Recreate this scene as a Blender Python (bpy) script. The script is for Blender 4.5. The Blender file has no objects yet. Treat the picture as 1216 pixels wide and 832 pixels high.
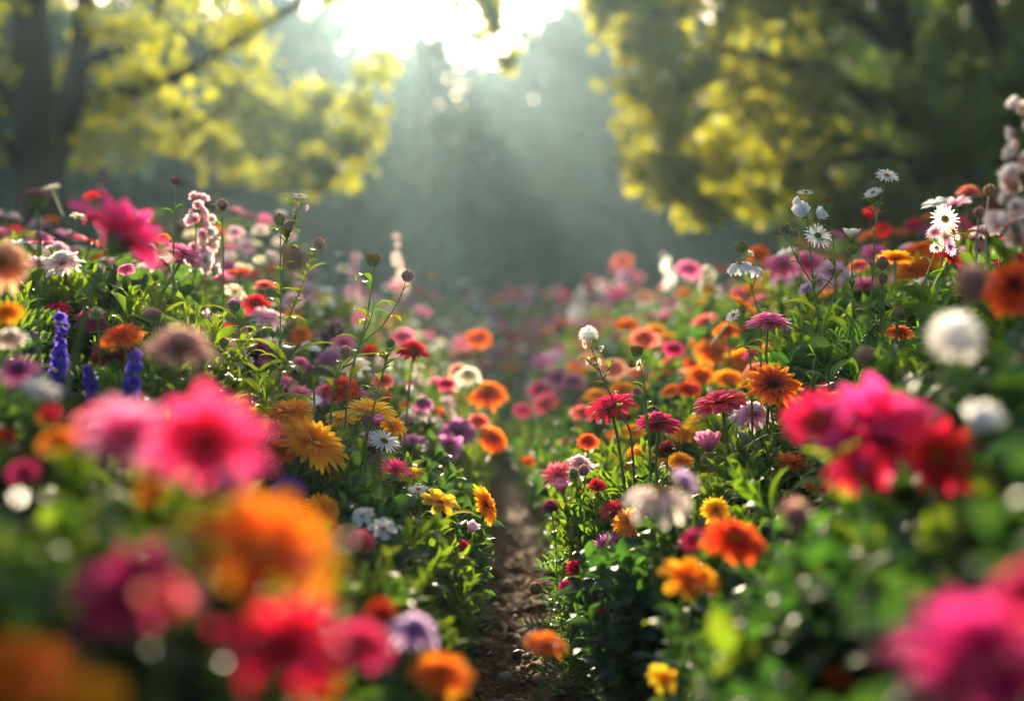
import bpy, math, random
import numpy as np
from mathutils import Vector, Matrix, Quaternion

# ------------------------------------------------------------------ camera, sky, sun, exposure
F = 1600.0          # focal length in pixels of the 1216 px wide photograph
CH = 0.72           # camera height
HZ = 400.0          # horizon row
SUN_AZ, SUN_EL = math.radians(-5.1), math.radians(15.5)
sc = bpy.context.scene
cam = bpy.data.cameras.new('camera'); camo = bpy.data.objects.new('camera', cam)
sc.collection.objects.link(camo); sc.camera = camo
camo.location = (0, 0, CH); camo.rotation_euler = (math.pi/2, 0, 0)
cam.sensor_width = 36; cam.lens = F*36/1216; cam.shift_y = -(416-HZ)/1216
cam.clip_start = 0.02; cam.clip_end = 1000
cam.dof.use_dof = True; cam.dof.focus_distance = 2.7; cam.dof.aperture_fstop = 1.4

w = bpy.data.worlds.new('World'); sc.world = w; w.use_nodes = True
nt = w.node_tree; bg = nt.nodes['Background']
sky = nt.nodes.new('ShaderNodeTexSky'); sky.sky_type = 'NISHITA'; sky.sun_disc = False
sky.sun_elevation = SUN_EL; sky.sun_rotation = SUN_AZ
sky.air_density = 1.0; sky.dust_density = 4.0; sky.ozone_density = 1.0
nt.links.new(sky.outputs[0], bg.inputs[0]); bg.inputs[1].default_value = 0.075
sun = bpy.data.lights.new('sun', 'SUN'); suno = bpy.data.objects.new('sun', sun)
sc.collection.objects.link(suno)
sun.energy = 5.0; sun.angle = math.radians(0.5); sun.color = (1.0, 0.83, 0.56)
SV = Vector((math.sin(SUN_AZ)*math.cos(SUN_EL), math.cos(SUN_AZ)*math.cos(SUN_EL), math.sin(SUN_EL)))
suno.rotation_euler = SV.to_track_quat('Z', 'Y').to_euler(); suno.location = (0, -3, 12)
sc.view_settings.view_transform = 'Standard'; sc.view_settings.look = 'None'
sc.view_settings.exposure = 2.0; sc.view_settings.gamma = 1.0
cy = sc.cycles
cy.use_denoising = True; cy.filter_width = 1.05; cy.max_bounces = 7; cy.diffuse_bounces = 3; cy.glossy_bounces = 2
cy.transmission_bounces = 4; cy.volume_bounces = 1; cy.sample_clamp_indirect = 4
cy.caustics_reflective = False; cy.caustics_refractive = False

rng = np.random.default_rng(11); random.seed(5)
COL = sc.collection

def P(px, py, d):
    return Vector(((px-608)/F*d, d, CH-(py-HZ)/F*d))
def proj(p):
    return 608+p[0]/p[1]*F, HZ-(p[2]-CH)/p[1]*F

# ------------------------------------------------------------------ bed shape
HX = [0, .1, .16, .2, .4, .6, .85, 1.1, 2.0]
HY = [.04, .12, .24, .33, .475, .65, .80, .88, .98]
def xc(y):
    return np.interp(y, [0, 2.6, 3.8, 4.8, 7, 9, 12], [.03, .05, .03, .01, -.035, -.09, -.25])
def Hs(x, y):
    u = np.abs(x-xc(y))
    h = np.interp(u, HX, HY)
    h = h+np.clip(2-y, 0, 1.4)*.15*np.clip(u/.25, 0, 1)
    h = np.maximum(h, np.clip((y-9.5)*.24, 0, 1.0))
    return h*np.interp(y, [15, 17], [1, .3])
def mound(x, y):
    u = np.abs(x-xc(y))
    return np.where(u < .2, 0, .5*np.clip(Hs(x, y)-.25, 0, 2))

# ------------------------------------------------------------------ mesh helpers
class MB:
    """collects quads (verts, uv, rnd, material index)"""
    def __init__(s): s.v, s.f, s.uv, s.r, s.m = [], [], [], [], []; s.n = 0
    def add(s, v, f, uv=None, r=0.5, m=0):
        v = np.asarray(v, float); f = np.asarray(f, int)
        s.v.append(v); s.f.append(f+s.n); s.n += len(v)
        s.uv.append(np.zeros((len(v), 2)) if uv is None else uv)
        s.r.append(np.broadcast_to(np.asarray(r, float), (len(v),)))
        s.m.append(np.full(len(f), m))
        return s
    def arrays(s):
        return np.concatenate(s.v), np.concatenate(s.f), np.concatenate(s.uv), np.concatenate(s.r), np.concatenate(s.m)
    def merge(s, arr, M=None, t=None, r=None, m=None):
        v, f, uv, rr, mm = arr
        if M is not None: v = v@np.asarray(M).T
        if t is not None: v = v+np.asarray(t)
        s.v.append(v); s.f.append(f+s.n); s.n += len(v); s.uv.append(uv)
        s.r.append(rr if r is None else np.clip(rr*.5+r*.5, 0, 1)); s.m.append(mm if m is None else np.full(len(mm), m))
        return s
    def many(s, arr, Ms, ts, rs):
        """instances of one template baked into the mesh"""
        v, f, uv, rr, mm = arr; n = len(ts)
        if n == 0: return s
        V = np.einsum('nij,kj->nki', Ms, v)+np.asarray(ts)[:, None, :]
        Fc = f[None]+(np.arange(n)*len(v))[:, None, None]
        s.v.append(V.reshape(-1, 3)); s.f.append(Fc.reshape(-1, 4)+s.n); s.n += n*len(v)
        s.uv.append(np.tile(uv, (n, 1))); s.r.append(np.clip((rr[None]*.4+np.asarray(rs)[:, None]*.6), 0, 1).ravel())
        s.m.append(np.tile(mm, n))
        return s
    def mesh(s, name, mats, smooth=True):
        v, f, uv, r, m = s.arrays()
        me = bpy.data.meshes.new(name)
        me.vertices.add(len(v)); me.vertices.foreach_set('co', v.astype(np.float32).ravel())
        me.loops.add(f.size); me.loops.foreach_set('vertex_index', f.astype(np.int32).ravel())
        me.polygons.add(len(f)); me.polygons.foreach_set('loop_start', np.arange(0, f.size, 4, dtype=np.int32))
        me.polygons.foreach_set('loop_total', np.full(len(f), 4, dtype=np.int32))
        me.polygons.foreach_set('material_index', m.astype(np.int32))
        me.polygons.foreach_set('use_smooth', np.full(len(f), smooth))
        l = me.uv_layers.new(name='UVMap'); l.data.foreach_set('uv', uv[f.ravel()].astype(np.float32).ravel())
        a = me.attributes.new('rnd', 'FLOAT', 'POINT'); a.data.foreach_set('value', r.astype(np.float32))
        me.update(calc_edges=True)
        for k in mats: me.materials.append(k)
        return me

def grid_faces(a, b, wrap=False):
    f = []
    for i in range(a-1):
        for j in range(b if wrap else b-1):
            k = (j+1) % b
            f.append((i*b+j, i*b+k, (i+1)*b+k, (i+1)*b+j))
    return np.array(f)

def tube_arr(pts, rad, sides=6):
    pts = np.asarray(pts, float); n = len(pts); rad = np.broadcast_to(rad, (n,))
    d = np.gradient(pts, axis=0); d /= np.linalg.norm(d, axis=1)[:, None]+1e-9
    ref = np.array([0, 1., 0]) if abs(d[0][1]) < .9 else np.array([1., 0, 0])
    V = []; UV = []
    for i in range(n):
        a = np.cross(ref, d[i]); a /= np.linalg.norm(a); b = np.cross(d[i], a)
        for k in range(sides):
            t = 2*math.pi*k/sides
            V.append(pts[i]+rad[i]*(math.cos(t)*a+math.sin(t)*b)); UV.append((k/sides, i/(n-1)))
    return np.array(V), grid_faces(n, sides, True), np.array(UV)
def tube(mb, pts, rad, sides=6, r=.5, m=0):
    v, f, uv = tube_arr(pts, rad, sides); mb.add(v, f, uv, r, m)
def spline(pts, n=12):
    pts = [np.asarray(p, float) for p in pts]
    if len(pts) == 2: return np.array([pts[0]+(pts[1]-pts[0])*t for t in np.linspace(0, 1, max(2, n//2))])
    q = [2*pts[0]-pts[1]]+pts+[2*pts[-1]-pts[-2]]
    out = []; per = max(2, n//(len(pts)-1))
    for i in range(1, len(q)-2):
        for t in np.linspace(0, 1, per, endpoint=False):
            a, b, c, d = q[i-1:i+3]
            out.append(.5*((2*b)+(-a+c)*t+(2*a-5*b+4*c-d)*t*t+(-a+3*b-3*c+d)*t**3))
    out.append(pts[-1]); return np.array(out)

def lathe(mb, prof, sides=12, r=.5, m=0, c=(0, 0, 0)):
    prof = np.array(prof); V = []; UV = []
    for i, (rr, z) in enumerate(prof):
        for k in range(sides):
            t = 2*math.pi*k/sides; V.append((c[0]+rr*math.cos(t), c[1]+rr*math.sin(t), c[2]+z)); UV.append((k/sides, i/(len(prof)-1)))
    mb.add(V, grid_faces(len(prof), sides, True), np.array(UV), r, m)

def petal(L, W, e0, e1, cup=.3, tip=.25, notch=0., base=.35, taper=.25, nv=6, nu=4, ridge=.0, twist=0., wav=0., seed=0):
    """one petal: x across, y outwards, z up; returns verts, faces, uv"""
    t = np.linspace(0, 1, nv+1); u = np.linspace(-1, 1, nu+1)
    ang = e0+(e1-e0)*t**1.3
    step = L/nv
    cyy = np.concatenate([[0], np.cumsum(np.cos((ang[1:]+ang[:-1])/2)*step)])
    czz = np.concatenate([[0], np.cumsum(np.sin((ang[1:]+ang[:-1])/2)*step)])
    rs = np.random.RandomState(seed); ph = rs.rand()*6
    V = []; UV = []
    for i in range(nv+1):
        for j in range(nu+1):
            uu = u[j]
            ti = t[i]*(1-tip*abs(uu)**2.2-notch*(.5+.5*math.cos(uu*math.pi*2)) if i > nv*.6 else 1-tip*abs(uu)**2.2*.7)
            ti = max(0, min(1, ti))
            yy = np.interp(ti, t, cyy); zz = np.interp(ti, t, czz); a = np.interp(ti, t, ang)
            wd = W*(base+(1-base)*math.sin(math.pi/2*min(1, ti/.62)))*(1-taper*ti**4)
            off = cup*wd*uu*uu+ridge*wd*math.cos(uu*math.pi*2)+wav*wd*math.sin(ti*9+ph+uu*2)*ti
            tw = twist*ti*uu*wd
            V.append((uu*wd, yy-math.sin(a)*(off+tw), zz+math.cos(a)*(off+tw))); UV.append((uu*.5+.5, t[i]))
    return np.array(V), grid_faces(nv+1, nu+1), np.array(UV)

def rotz(a):
    c, s = math.cos(a), math.sin(a); return np.array([[c, -s, 0], [s, c, 0], [0, 0, 1.]])
def rotx(a):
    c, s = math.cos(a), math.sin(a); return np.array([[1, 0, 0], [0, c, -s], [0, s, c.real]])
def basis(z, spin=0.):
    z = np.asarray(z, float); z = z/np.linalg.norm(z)
    ref = np.array([0, 0, 1.]) if abs(z[2]) < .95 else np.array([1., 0, 0])
    x = np.cross(ref, z); x /= np.linalg.norm(x); y = np.cross(z, x)
    B = np.stack([x, y, z], 1); return B@rotz(spin)

# ------------------------------------------------------------------ materials
def s2l(h):
    h = h.lstrip('#'); c = [int(h[i:i+2], 16)/255 for i in (0, 2, 4)]
    return tuple(((x+.055)/1.055)**2.4 if x > .04045 else x/12.92 for x in c)
class N:
    def __init__(s, name):
        s.mat = bpy.data.materials.new(name); s.mat.use_nodes = True; s.t = s.mat.node_tree; s.t.nodes.clear()
    def n(s, typ, **k):
        a = s.t.nodes.new(typ)
        for q, v in k.items():
            if q in a.inputs.keys(): a.inputs[q].default_value = v
            else: setattr(a, q, v)
        return a
    def l(s, a, b): s.t.links.new(a, b)
    def mix(s, fac, a, b, mode='MIX'):
        m = s.n('ShaderNodeMix', data_type='RGBA', blend_type=mode)
        for idx, val in ((0, fac), (6, a), (7, b)):
            if hasattr(val, 'is_output'): s.l(val, m.inputs[idx])
            else: m.inputs[idx].default_value = val if idx == 0 else (tuple(val)+(1,) if len(val) == 3 else val)
        return m.outputs[2]
    def ramp(s, fac, stops, interp='LINEAR'):
        r = s.n('ShaderNodeValToRGB'); cr = r.color_ramp; cr.interpolation = interp
        while len(cr.elements) < len(stops): cr.elements.new(.5)
        for e, (p, c) in zip(cr.elements, stops):
            e.position = p; e.color = tuple(c)+(1,) if len(c) == 3 else c
        if fac is not None: s.l(fac, r.inputs[0])
        return r.outputs[0]
    def math(s, op, a, b=0.):
        m = s.n('ShaderNodeMath', operation=op)
        for i, v in enumerate((a, b)):
            if hasattr(v, 'is_output'): s.l(v, m.inputs[i])
            else: m.inputs[i].default_value = v
        return m.outputs[0]
    def noise(s, vec, scale, detail=3., rough=.5, out=0):
        q = s.n('ShaderNodeTexNoise', Scale=scale, Detail=detail, Roughness=rough)
        if vec is not None: s.l(vec, q.inputs['Vector'])
        return q.outputs[out]

def leafy(name, cols, trans_cols, trans=.45, rough=.4, spec=.5, coat=0., veins=False, bump=.0, hue=0.02):
    """thin two-sided plant tissue: cols = ramp stops along v; trans_cols the light that passes through"""
    q = N(name)
    uv = q.n('ShaderNodeUVMap'); sep = q.n('ShaderNodeSeparateXYZ'); q.l(uv.outputs[0], sep.inputs[0])
    rn = q.n('ShaderNodeAttribute', attribute_name='rnd'); oi = q.n('ShaderNodeObjectInfo')
    mp = q.n('ShaderNodeMapping'); mp.inputs['Scale'].default_value = (14, 1.3, 1); q.l(uv.outputs[0], mp.inputs[0])
    off = q.n('ShaderNodeCombineXYZ'); q.l(q.math('MULTIPLY', rn.outputs['Fac'], 37.), off.inputs[1]); q.l(off.outputs[0], mp.inputs['Location'])
    nz = q.noise(mp.outputs[0], 1.0, 2)
    v = q.math('ADD', sep.outputs[1], q.math('MULTIPLY', q.math('SUBTRACT', nz, .5), .35))
    def shade(stops):
        c = q.ramp(v, stops)
        hs = q.n('ShaderNodeHueSaturation')
        h = q.math('ADD', .5, q.math('MULTIPLY', q.math('SUBTRACT', oi.outputs['Random'], .5), hue))
        h = q.math('ADD', h, q.math('MULTIPLY', q.math('SUBTRACT', rn.outputs['Fac'], .5), hue*.8))
        q.l(h, hs.inputs['Hue'])
        vv = q.math('ADD', .78, q.math('MULTIPLY', rn.outputs['Fac'], .44)); q.l(vv, hs.inputs['Value']); q.l(c, hs.inputs['Color'])
        out = hs.outputs[0]
        if veins:
            d = q.math('ABSOLUTE', q.math('SUBTRACT', sep.outputs[0], .5))
            mid = q.math('LESS_THAN', d, .035)
            out = q.mix(q.math('MULTIPLY', mid, .5), out, stops[-1][1] if False else (.16, .24, .08))
        return out
    c1 = shade(cols); c2 = shade(trans_cols)
    b = q.n('ShaderNodeBsdfPrincipled', Roughness=rough); b.inputs['Specular IOR Level'].default_value = spec
    b.inputs['Coat Weight'].default_value = coat; b.inputs['Coat Roughness'].default_value = .25
    q.l(c1, b.inputs['Base Color'])
    tr = q.n('ShaderNodeBsdfTranslucent'); q.l(c2, tr.inputs[0])
    if bump:
        bp = q.n('ShaderNodeBump', Strength=bump, Distance=.002)
        wv = q.n('ShaderNodeMapping'); wv.inputs['Scale'].default_value = (26, 2, 1); q.l(uv.outputs[0], wv.inputs[0])
        q.l(q.noise(wv.outputs[0], 1, 2), bp.inputs['Height'])
        q.l(bp.outputs[0], b.inputs['Normal']); q.l(bp.outputs[0], tr.inputs[0+1])
    ms = q.n('ShaderNodeMixShader', Fac=trans); q.l(b.outputs[0], ms.inputs[1]); q.l(tr.outputs[0], ms.inputs[2])
    o = q.n('ShaderNodeOutputMaterial'); q.l(ms.outputs[0], o.inputs[0])
    return q.mat

def petal_mat(name, base, mid, tip, trans=.58):
    cs = [(0., s2l(base)), (.45, s2l(mid)), (1., s2l(tip))]
    ts = [(p, tuple(min(1, x*1.25+.01) for x in c)) for p, c in cs]
    return leafy(name, cs, ts, trans, .5, .25, bump=.35)
PM = {}
for nme, b_, m_, t_ in [
    ('crimson', '8a0418', 'cc0a30', 'e41a44'), ('red', '8c0a0a', 'c81a14', 'e03222'), ('hotpink', 'a80a48', 'ec1662', 'f44890'),
    ('pink', 'c83878', 'e8609c', 'f49cc0'), ('palepink', 'dc88a4', 'ecb0c4', 'f6d4dc'), ('blush', 'e0a8a0', 'f0d0c8', 'f8e6e0'),
    ('magenta', '80083c', 'c01460', 'dc3c84'), ('orchid', '8a2a78', 'b8509c', 'd088bc'), ('lilac', '9060a0', 'b890c4', 'd4bcdc'),
    ('purple', '2c1060', '4a2090', '6a40b0'), ('orange', 'b03804', 'e46808', 'f48a14'), ('amber', 'd86404', 'f49408', 'fcb418'),
    ('yellow', 'e08c04', 'f4b40c', 'fccc30'), ('redorange', '8c1008', 'd83010', 'f06a1c'), ('gerbred', 'a81018', 'd82c24', 'f4802c'),
    ('firetip', '8c0c10', 'cc2418', 'f4881c'), ('coral', 'c83c34', 'e4685c', 'f09484'), ('peach', 'd87850', 'ee9c74', 'f8c4a0'),
    ('cream', 'e4cc98', 'f0e0bc', 'f8f0dc'), ('white', 'dcd4cc', 'f0ecea', 'faf8f8'), ('plum', '380830', '641048', '8c2860'),
    ('maroon', '400810', '6c1020', '902838'), ('dustyrose', '8c5458', 'b88480', 'dcb4a8'), ('violetblue', '3c2090', '5840c4', '8870e0'),
    ('pinkred', 'b01038', 'dc3050', 'ec7890')]:
    PM[nme] = petal_mat(nme+'_petals', b_, m_, t_)
def simple(name, c1, c2, rough=.7, scale=40., trans=0.):
    q = N(name); g = q.n('ShaderNodeTexCoord'); nz = q.noise(g.outputs['Object'], scale, 3)
    rn = q.n('ShaderNodeAttribute', attribute_name='rnd')
    f = q.math('ADD', q.math('MULTIPLY', nz, .6), q.math('MULTIPLY', rn.outputs['Fac'], .5))
    c = q.ramp(f, [(.2, s2l(c1)), (.8, s2l(c2))]); b = q.n('ShaderNodeBsdfPrincipled', Roughness=rough); q.l(c, b.inputs['Base Color'])
    b.inputs['Specular IOR Level'].default_value = .3
    o = q.n('ShaderNodeOutputMaterial')
    if trans:
        tr = q.n('ShaderNodeBsdfTranslucent'); q.l(c, tr.inputs[0]); ms = q.n('ShaderNodeMixShader', Fac=trans)
        q.l(b.outputs[0], ms.inputs[1]); q.l(tr.outputs[0], ms.inputs[2]); q.l(ms.outputs[0], o.inputs[0])
    else: q.l(b.outputs[0], o.inputs[0])
    return q.mat
CM = dict(yellow=simple('yellow_centre', 'a86008', 'e8a818', trans=.2), brown=simple('brown_centre', '2c1006', '70380c', trans=.15),
          darkred=simple('dark_red_centre', '2c0408', '6c1014', trans=.15), green=simple('green_centre', '4c5c14', '98a430', trans=.2),
          ochre=simple('ochre_centre', '7c5410', 'd0a028', trans=.25))
STEM = simple('stem_green', '3c5c20', '78944c', .5, 30, .15)
STEMB = simple('stem_brown', '4c4428', '7c6440', .6, 30, .15)
BRACT = simple('bract_green', '4c6430', '90a45c', .6, 60, .25)
BRACTP = simple('bract_purple', '84585c', 'c89c90', .7, 60, .4)
BRACTB = simple('bract_brown', '80684c', 'c8ac88', .7, 60, .4)
def green(name, a, b, ta, tb, **k):
    return leafy(name, [(0, s2l(a)), (1, s2l(b))], [(0, s2l(ta)), (1, s2l(tb))], **k)
LM = [green('leaf_fresh', '28421e', '3b5628', '6c8812', '96ac1c', trans=.45, rough=.55, spec=.22, veins=True, bump=.3, hue=.05),
      green('leaf_deep', '1a3424', '284632', '48701c', '6a9028', trans=.36, rough=.5, spec=.26, veins=True, bump=.3, hue=.05),
      green('leaf_blue', '263e3c', '34524e', '406430', '5c8038', trans=.28, rough=.5, spec=.3, veins=False, bump=.2, hue=.04),
      green('leaf_feather', '304c20', '44662c', '6c9418', '94b830', trans=.4, rough=.5, spec=.4, hue=.05)]

# ------------------------------------------------------------------ bloom templates (unit radius)
def layers(spec, seed=1, jit=.12):
    rs = np.random.RandomState(seed); mb = MB(); a0 = 0
    for (n, r0, z0, L, W, e0, e1, kw) in spec:
        a0 += rs.rand()*.6+.3
        for i in range(n):
            kk = dict(kw); j = lambda s=jit: 1+(rs.rand()-.5)*2*s
            v, f, uv = petal(L*j(), W*j(), e0+(rs.rand()-.5)*jit*1.6, e1+(rs.rand()-.5)*jit*3, seed=rs.randint(9999), twist=(rs.rand()-.5)*.7, **kk)
            v = v+np.array([0, r0, z0]); v = v@rotz(a0+2*math.pi*i/n+(rs.rand()-.5)*jit*2.2*math.pi/n*2).T
            mb.add(v, f, uv, rs.rand())
    return mb
def florets(n, R, dome, h, w, seed=0, taper=.4, rmin=0.):
    """small florets packed over a dome"""
    rs = np.random.RandomState(seed); mb = MB()
    lathe(mb, [(R*1.02, -.06), (R, 0), (R*.85, dome*.5), (R*.5, dome*.87), (R*.03, dome)], 12, .3)
    for i in range(n):
        q = math.sqrt((i+.5)/n); 
        if q < rmin: continue
        a = i*2.39996; r = R*q; z = dome*(1-q*q)
        nrm = np.array([math.cos(a)*q*1.1*dome/max(R, .01), math.sin(a)*q*1.1*dome/max(R, .01), 1.])
        m2 = MB(); lathe(m2, [(w*.6, -h*.2), (w, h*.3), (w*.9, h*.7), (w*taper*.3, h)], 5, rs.rand())
        mb.merge(m2.arrays(), basis(nrm, rs.rand()*6), (r*math.cos(a), r*math.sin(a), z))
    return mb
def sphere_petals(n, r0, L, W, lo=-.3, seed=0, e1=.3, cup=.5, **kw):
    rs = np.random.RandomState(seed); mb = MB(); lathe(mb, [(r0*1.1*math.sin(t), -r0*.9*math.cos(t)) for t in np.linspace(.6, 3.1, 7)], 12, .4)
    for i in range(n):
        z = 1-(1-lo)*(i+.5)/n; a = i*2.39996+rs.rand()*.3; s = math.sqrt(max(0, 1-z*z))
        nrm = np.array([s*math.cos(a), s*math.sin(a), z])
        v, f, uv = petal(L*(.85+.3*rs.rand()), W*(.85+.3*rs.rand()), 0, e1*(rs.rand()-.2), cup=cup, nv=4, nu=2, seed=i, **kw)
        # petal points outwards along normal: y axis -> nrm
        x = np.cross(nrm, [0, 0, 1.]) if s > .05 else np.array([1., 0, 0]); x = x/np.linalg.norm(x); zz = np.cross(x, nrm)
        B = np.stack([x, nrm, zz], 1)
        mb.add(v@B.T+nrm*r0*np.array([1, 1, .8]), f, uv, rs.rand())
    return mb
def fuzz(mb, n, r, L, seed):
    rs = np.random.RandomState(seed); f_ = sphere_petals(n//2, r, L*1.15, .05, -.6, seed, e1=.8, tip=.2, taper=.85)
    mb.merge(f_.arrays(), t=(0, 0, -.1)); return mb
def ovoid(prof, n, L, W, seed=0, open_=.2):
    """bud body with overlapping bracts"""
    mb = MB(); prof = np.array(prof); lathe(mb, prof, 12, .4); rs = np.random.RandomState(seed)
    for i in range(n):
        t = .12+.8*(i+.5)/n; k = t*(len(prof)-1); r = np.interp(k, range(len(prof)), prof[:, 0]); z = np.interp(k, range(len(prof)), prof[:, 1])
        a = i*2.39996
        v, f, uv = petal(L, W, math.pi/2-.25+open_*rs.rand(), math.pi/2+.35, cup=-.35, nv=3, nu=2, tip=.55, taper=.5, seed=i)
        v = v+np.array([0, r+.01, z-L*.3]); mb.add(v@rotz(a).T, f, uv, rs.rand())
    return mb
K = dict
def mk_blooms():
    B = {}
    for s in range(3):
        B['gerbera', s] = (layers([(20, .16, -.02, .84, .115, .12, -.12, K(tip=.3, cup=.25, ridge=.1, nv=6)), (19, .15, .02, .76, .11, .3, .0, K(tip=.3, cup=.3, ridge=.1)),
                                   (15, .14, .05, .52, .085, .55, .3, K(tip=.35, cup=.35))], s), florets(70, .24, .09, .06, .022, s), 'g')
        B['ragged', s] = (layers([(13, .14, -.02, .94, .2, .35, -.4, K(tip=.4, cup=.3, ridge=.1, taper=.3, nv=7, wav=.12, base=.28)), (11, .13, .04, .84, .17, .7, .2, K(tip=.3, cup=.35, taper=.5, wav=.08)), (6, .1, .08, .6, .14, 1.0, .7, K(tip=.3, cup=.4, taper=.5))], s+10, .2), florets(60, .2, .14, .07, .024, s), 'g')
        B['daisy', s] = (layers([(19, .16, 0, .84, .085, .1, -.15, K(tip=.35, cup=.2, nv=5, nu=3)), (12, .16, .03, .76, .075, .3, .05, K(tip=.35, cup=.3, nv=5, nu=3))], s+20), florets(60, .23, .14, .06, .024, s), 'g')
        B['calendula', s] = (layers([(26, .14, -.02, .86, .09, .05, -.3, K(tip=.22, cup=.3, nv=6, nu=3, notch=.06)), (24, .14, .02, .8, .085, .25, -.1, K(tip=.22, cup=.3, nu=3, notch=.06)),
                                     (18, .12, .05, .62, .08, .5, .15, K(tip=.25, cup=.35, nu=3)), (12, .1, .08, .38, .07, .8, .6, K(tip=.25, cup=.4, nv=4, nu=3))], s+40), florets(50, .17, .08, .07, .022, s), 'g')
        B['zinnia', s] = (layers([(14, .14, -.04, .86, .19, .0, -.35, K(tip=.2, cup=.2, ridge=.06, wav=.05)), (13, .13, .02, .78, .175, .25, -.12, K(tip=.2, cup=.28, ridge=.06)),
                                  (11, .12, .07, .62, .15, .5, .15, K(tip=.2, cup=.35)), (8, .1, .1, .42, .12, .8, .5, K(tip=.25, cup=.4))], s+60), florets(60, .2, .16, .07, .024, s), 'g')
        B['dahlia', s] = (layers([(15-i, .12-.012*i, -.1+.055*i, .92-.105*i, .165-.012*i, -.12+.2*i, -.15+.2*i, K(tip=.28, cup=.55, taper=.4, wav=.04, nv=5)) for i in range(7)], s+80, .14),
                          florets(24, .1, .1, .08, .022, s), 'g')
        B['drooping', s] = (layers([(13, .14, 0, .9, .14, .3, -.75, K(tip=.3, cup=.3, ridge=.05, nv=7)), (12, .13, .04, .84, .14, .5, -.4, K(tip=.3, cup=.3, nv=7)), (11, .11, .08, .7, .12, .7, .0, K(tip=.3, cup=.35)),
                                    (8, .09, .1, .45, .1, 1., .7, K(tip=.3, cup=.4))], s+100), florets(40, .18, .18, .08, .024, s), 'g')
        B['aster', s] = (layers([(34, .12, -.02, .88, .05, .0, -.1, K(tip=.4, cup=.3, nv=4, nu=2)), (30, .12, .02, .82, .05, .25, .1, K(tip=.4, cup=.3, nv=4, nu=2)), (24, .1, .05, .7, .05, .5, .4, K(tip=.4, cup=.3, nv=4, nu=2)),
                                 (18, .09, .08, .52, .045, .8, .75, K(tip=.4, cup=.3, nv=4, nu=2)), (10, .06, .1, .35, .04, 1.1, 1.2, K(tip=.4, nv=3, nu=2))], s+120, .2), florets(20, .1, .08, .08, .02, s), 'g')
        B['cup', s] = (layers([(9, .1, 0, 1.15, .32, .75, 1.15, K(tip=.18, cup=.35, wav=.06, notch=.04)), (9, .09, .02, 1.1, .28, 1.0, 1.25, K(tip=.2, cup=.4, wav=.08, notch=.05)),
                               (8, .06, .02, 1.02, .24, 1.2, 1.35, K(tip=.2, cup=.4, wav=.1)), (8, .04, .02, .95, .18, 1.35, 1.5, K(tip=.2, cup=.4, wav=.1))], s+140, .14), florets(20, .1, .1, .08, .02, s), 'g')
        B['cosmos', s] = (layers([(8, .1, 0, .92, .27, .15, -.1, K(tip=.18, cup=.15, ridge=.06, notch=.08, wav=.05)), (5, .1, .03, .7, .2, .5, .2, K(tip=.2, cup=.3))], s+160), florets(40, .16, .1, .07, .024, s), 'g')
        B['nodding', s] = (layers([(11, .12, 0, 1.25, .2, -.1, -1.5, K(tip=.2, cup=.25, wav=.08, nv=7)), (9, .1, .04, 1.1, .18, .2, -1.2, K(tip=.2, cup=.25, nv=7))], s+180, .18), florets(60, .26, .22, .07, .026, s), 'g')
        B['pompom', s] = (sphere_petals(110, .42, .55, .11, -.35, s, tip=.3, taper=.3), None, 'g')
        B['tuft', s] = (sphere_petals(150, .4, .6, .05, -.5, s+9, tip=.2, notch=.2, base=.15, taper=.0), None, 'g')
        # buds: body + tuft
        B['thistle', s] = (fuzz(sphere_petals(110, .35, .55, .03, .15, s+5, tip=.5, taper=.6), 90, .62, .46, s+2), ovoid([(.1, -1.1), (.42, -.95), (.66, -.5), (.7, -.1), (.6, .2), (.45, .3), (.02, .34)], 60, .42, .12, s, .5), 'b')
        B['button', s] = (florets(110, .74, .3, .2, .06, s+4), ovoid([(.1, -.8), (.45, -.7), (.66, -.35), (.72, -.05), (.6, .05), (.02, .1)], 34, .42, .13, s, .5), 'b')
        B['bud', s] = (fuzz(sphere_petals(34, .42, .5, .07, .35, s+3, tip=.5, taper=.6), 90, .74, .46, s), ovoid([(.1, -.9), (.5, -.75), (.8, -.3), (.82, .1), (.62, .45), (.3, .62), (.02, .68)], 40, .52, .17, s, .55), 'b')
    return B
BL = {}
dummy = STEM
for k, (co, ce, kind) in mk_blooms().items():
    c_me = co.mesh('corolla', [dummy]); e_me = ce.mesh('flower_centre', [dummy]) if ce else None
    BL[k] = (c_me, e_me, kind, co.arrays(), ce.arrays() if ce else None)
def calyx_mb():
    mb = MB(); lathe(mb, [(.05, -.34), (.12, -.3), (.2, -.18), (.25, -.06), (.2, -.01)], 10)
    for ring in range(2):
        for i in range(9):
            v, f, uv = petal(.3, .06, 1.1-.5*ring, .3, cup=.3, nv=3, nu=2, tip=.6, taper=.7)
            mb.add((v+np.array([0, .14, -.24+.06*ring]))@rotz(i*2*math.pi/9+ring*.35).T, f, uv, .5)
    return mb
CALYX = calyx_mb().mesh('calyx', [BRACT])

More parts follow.
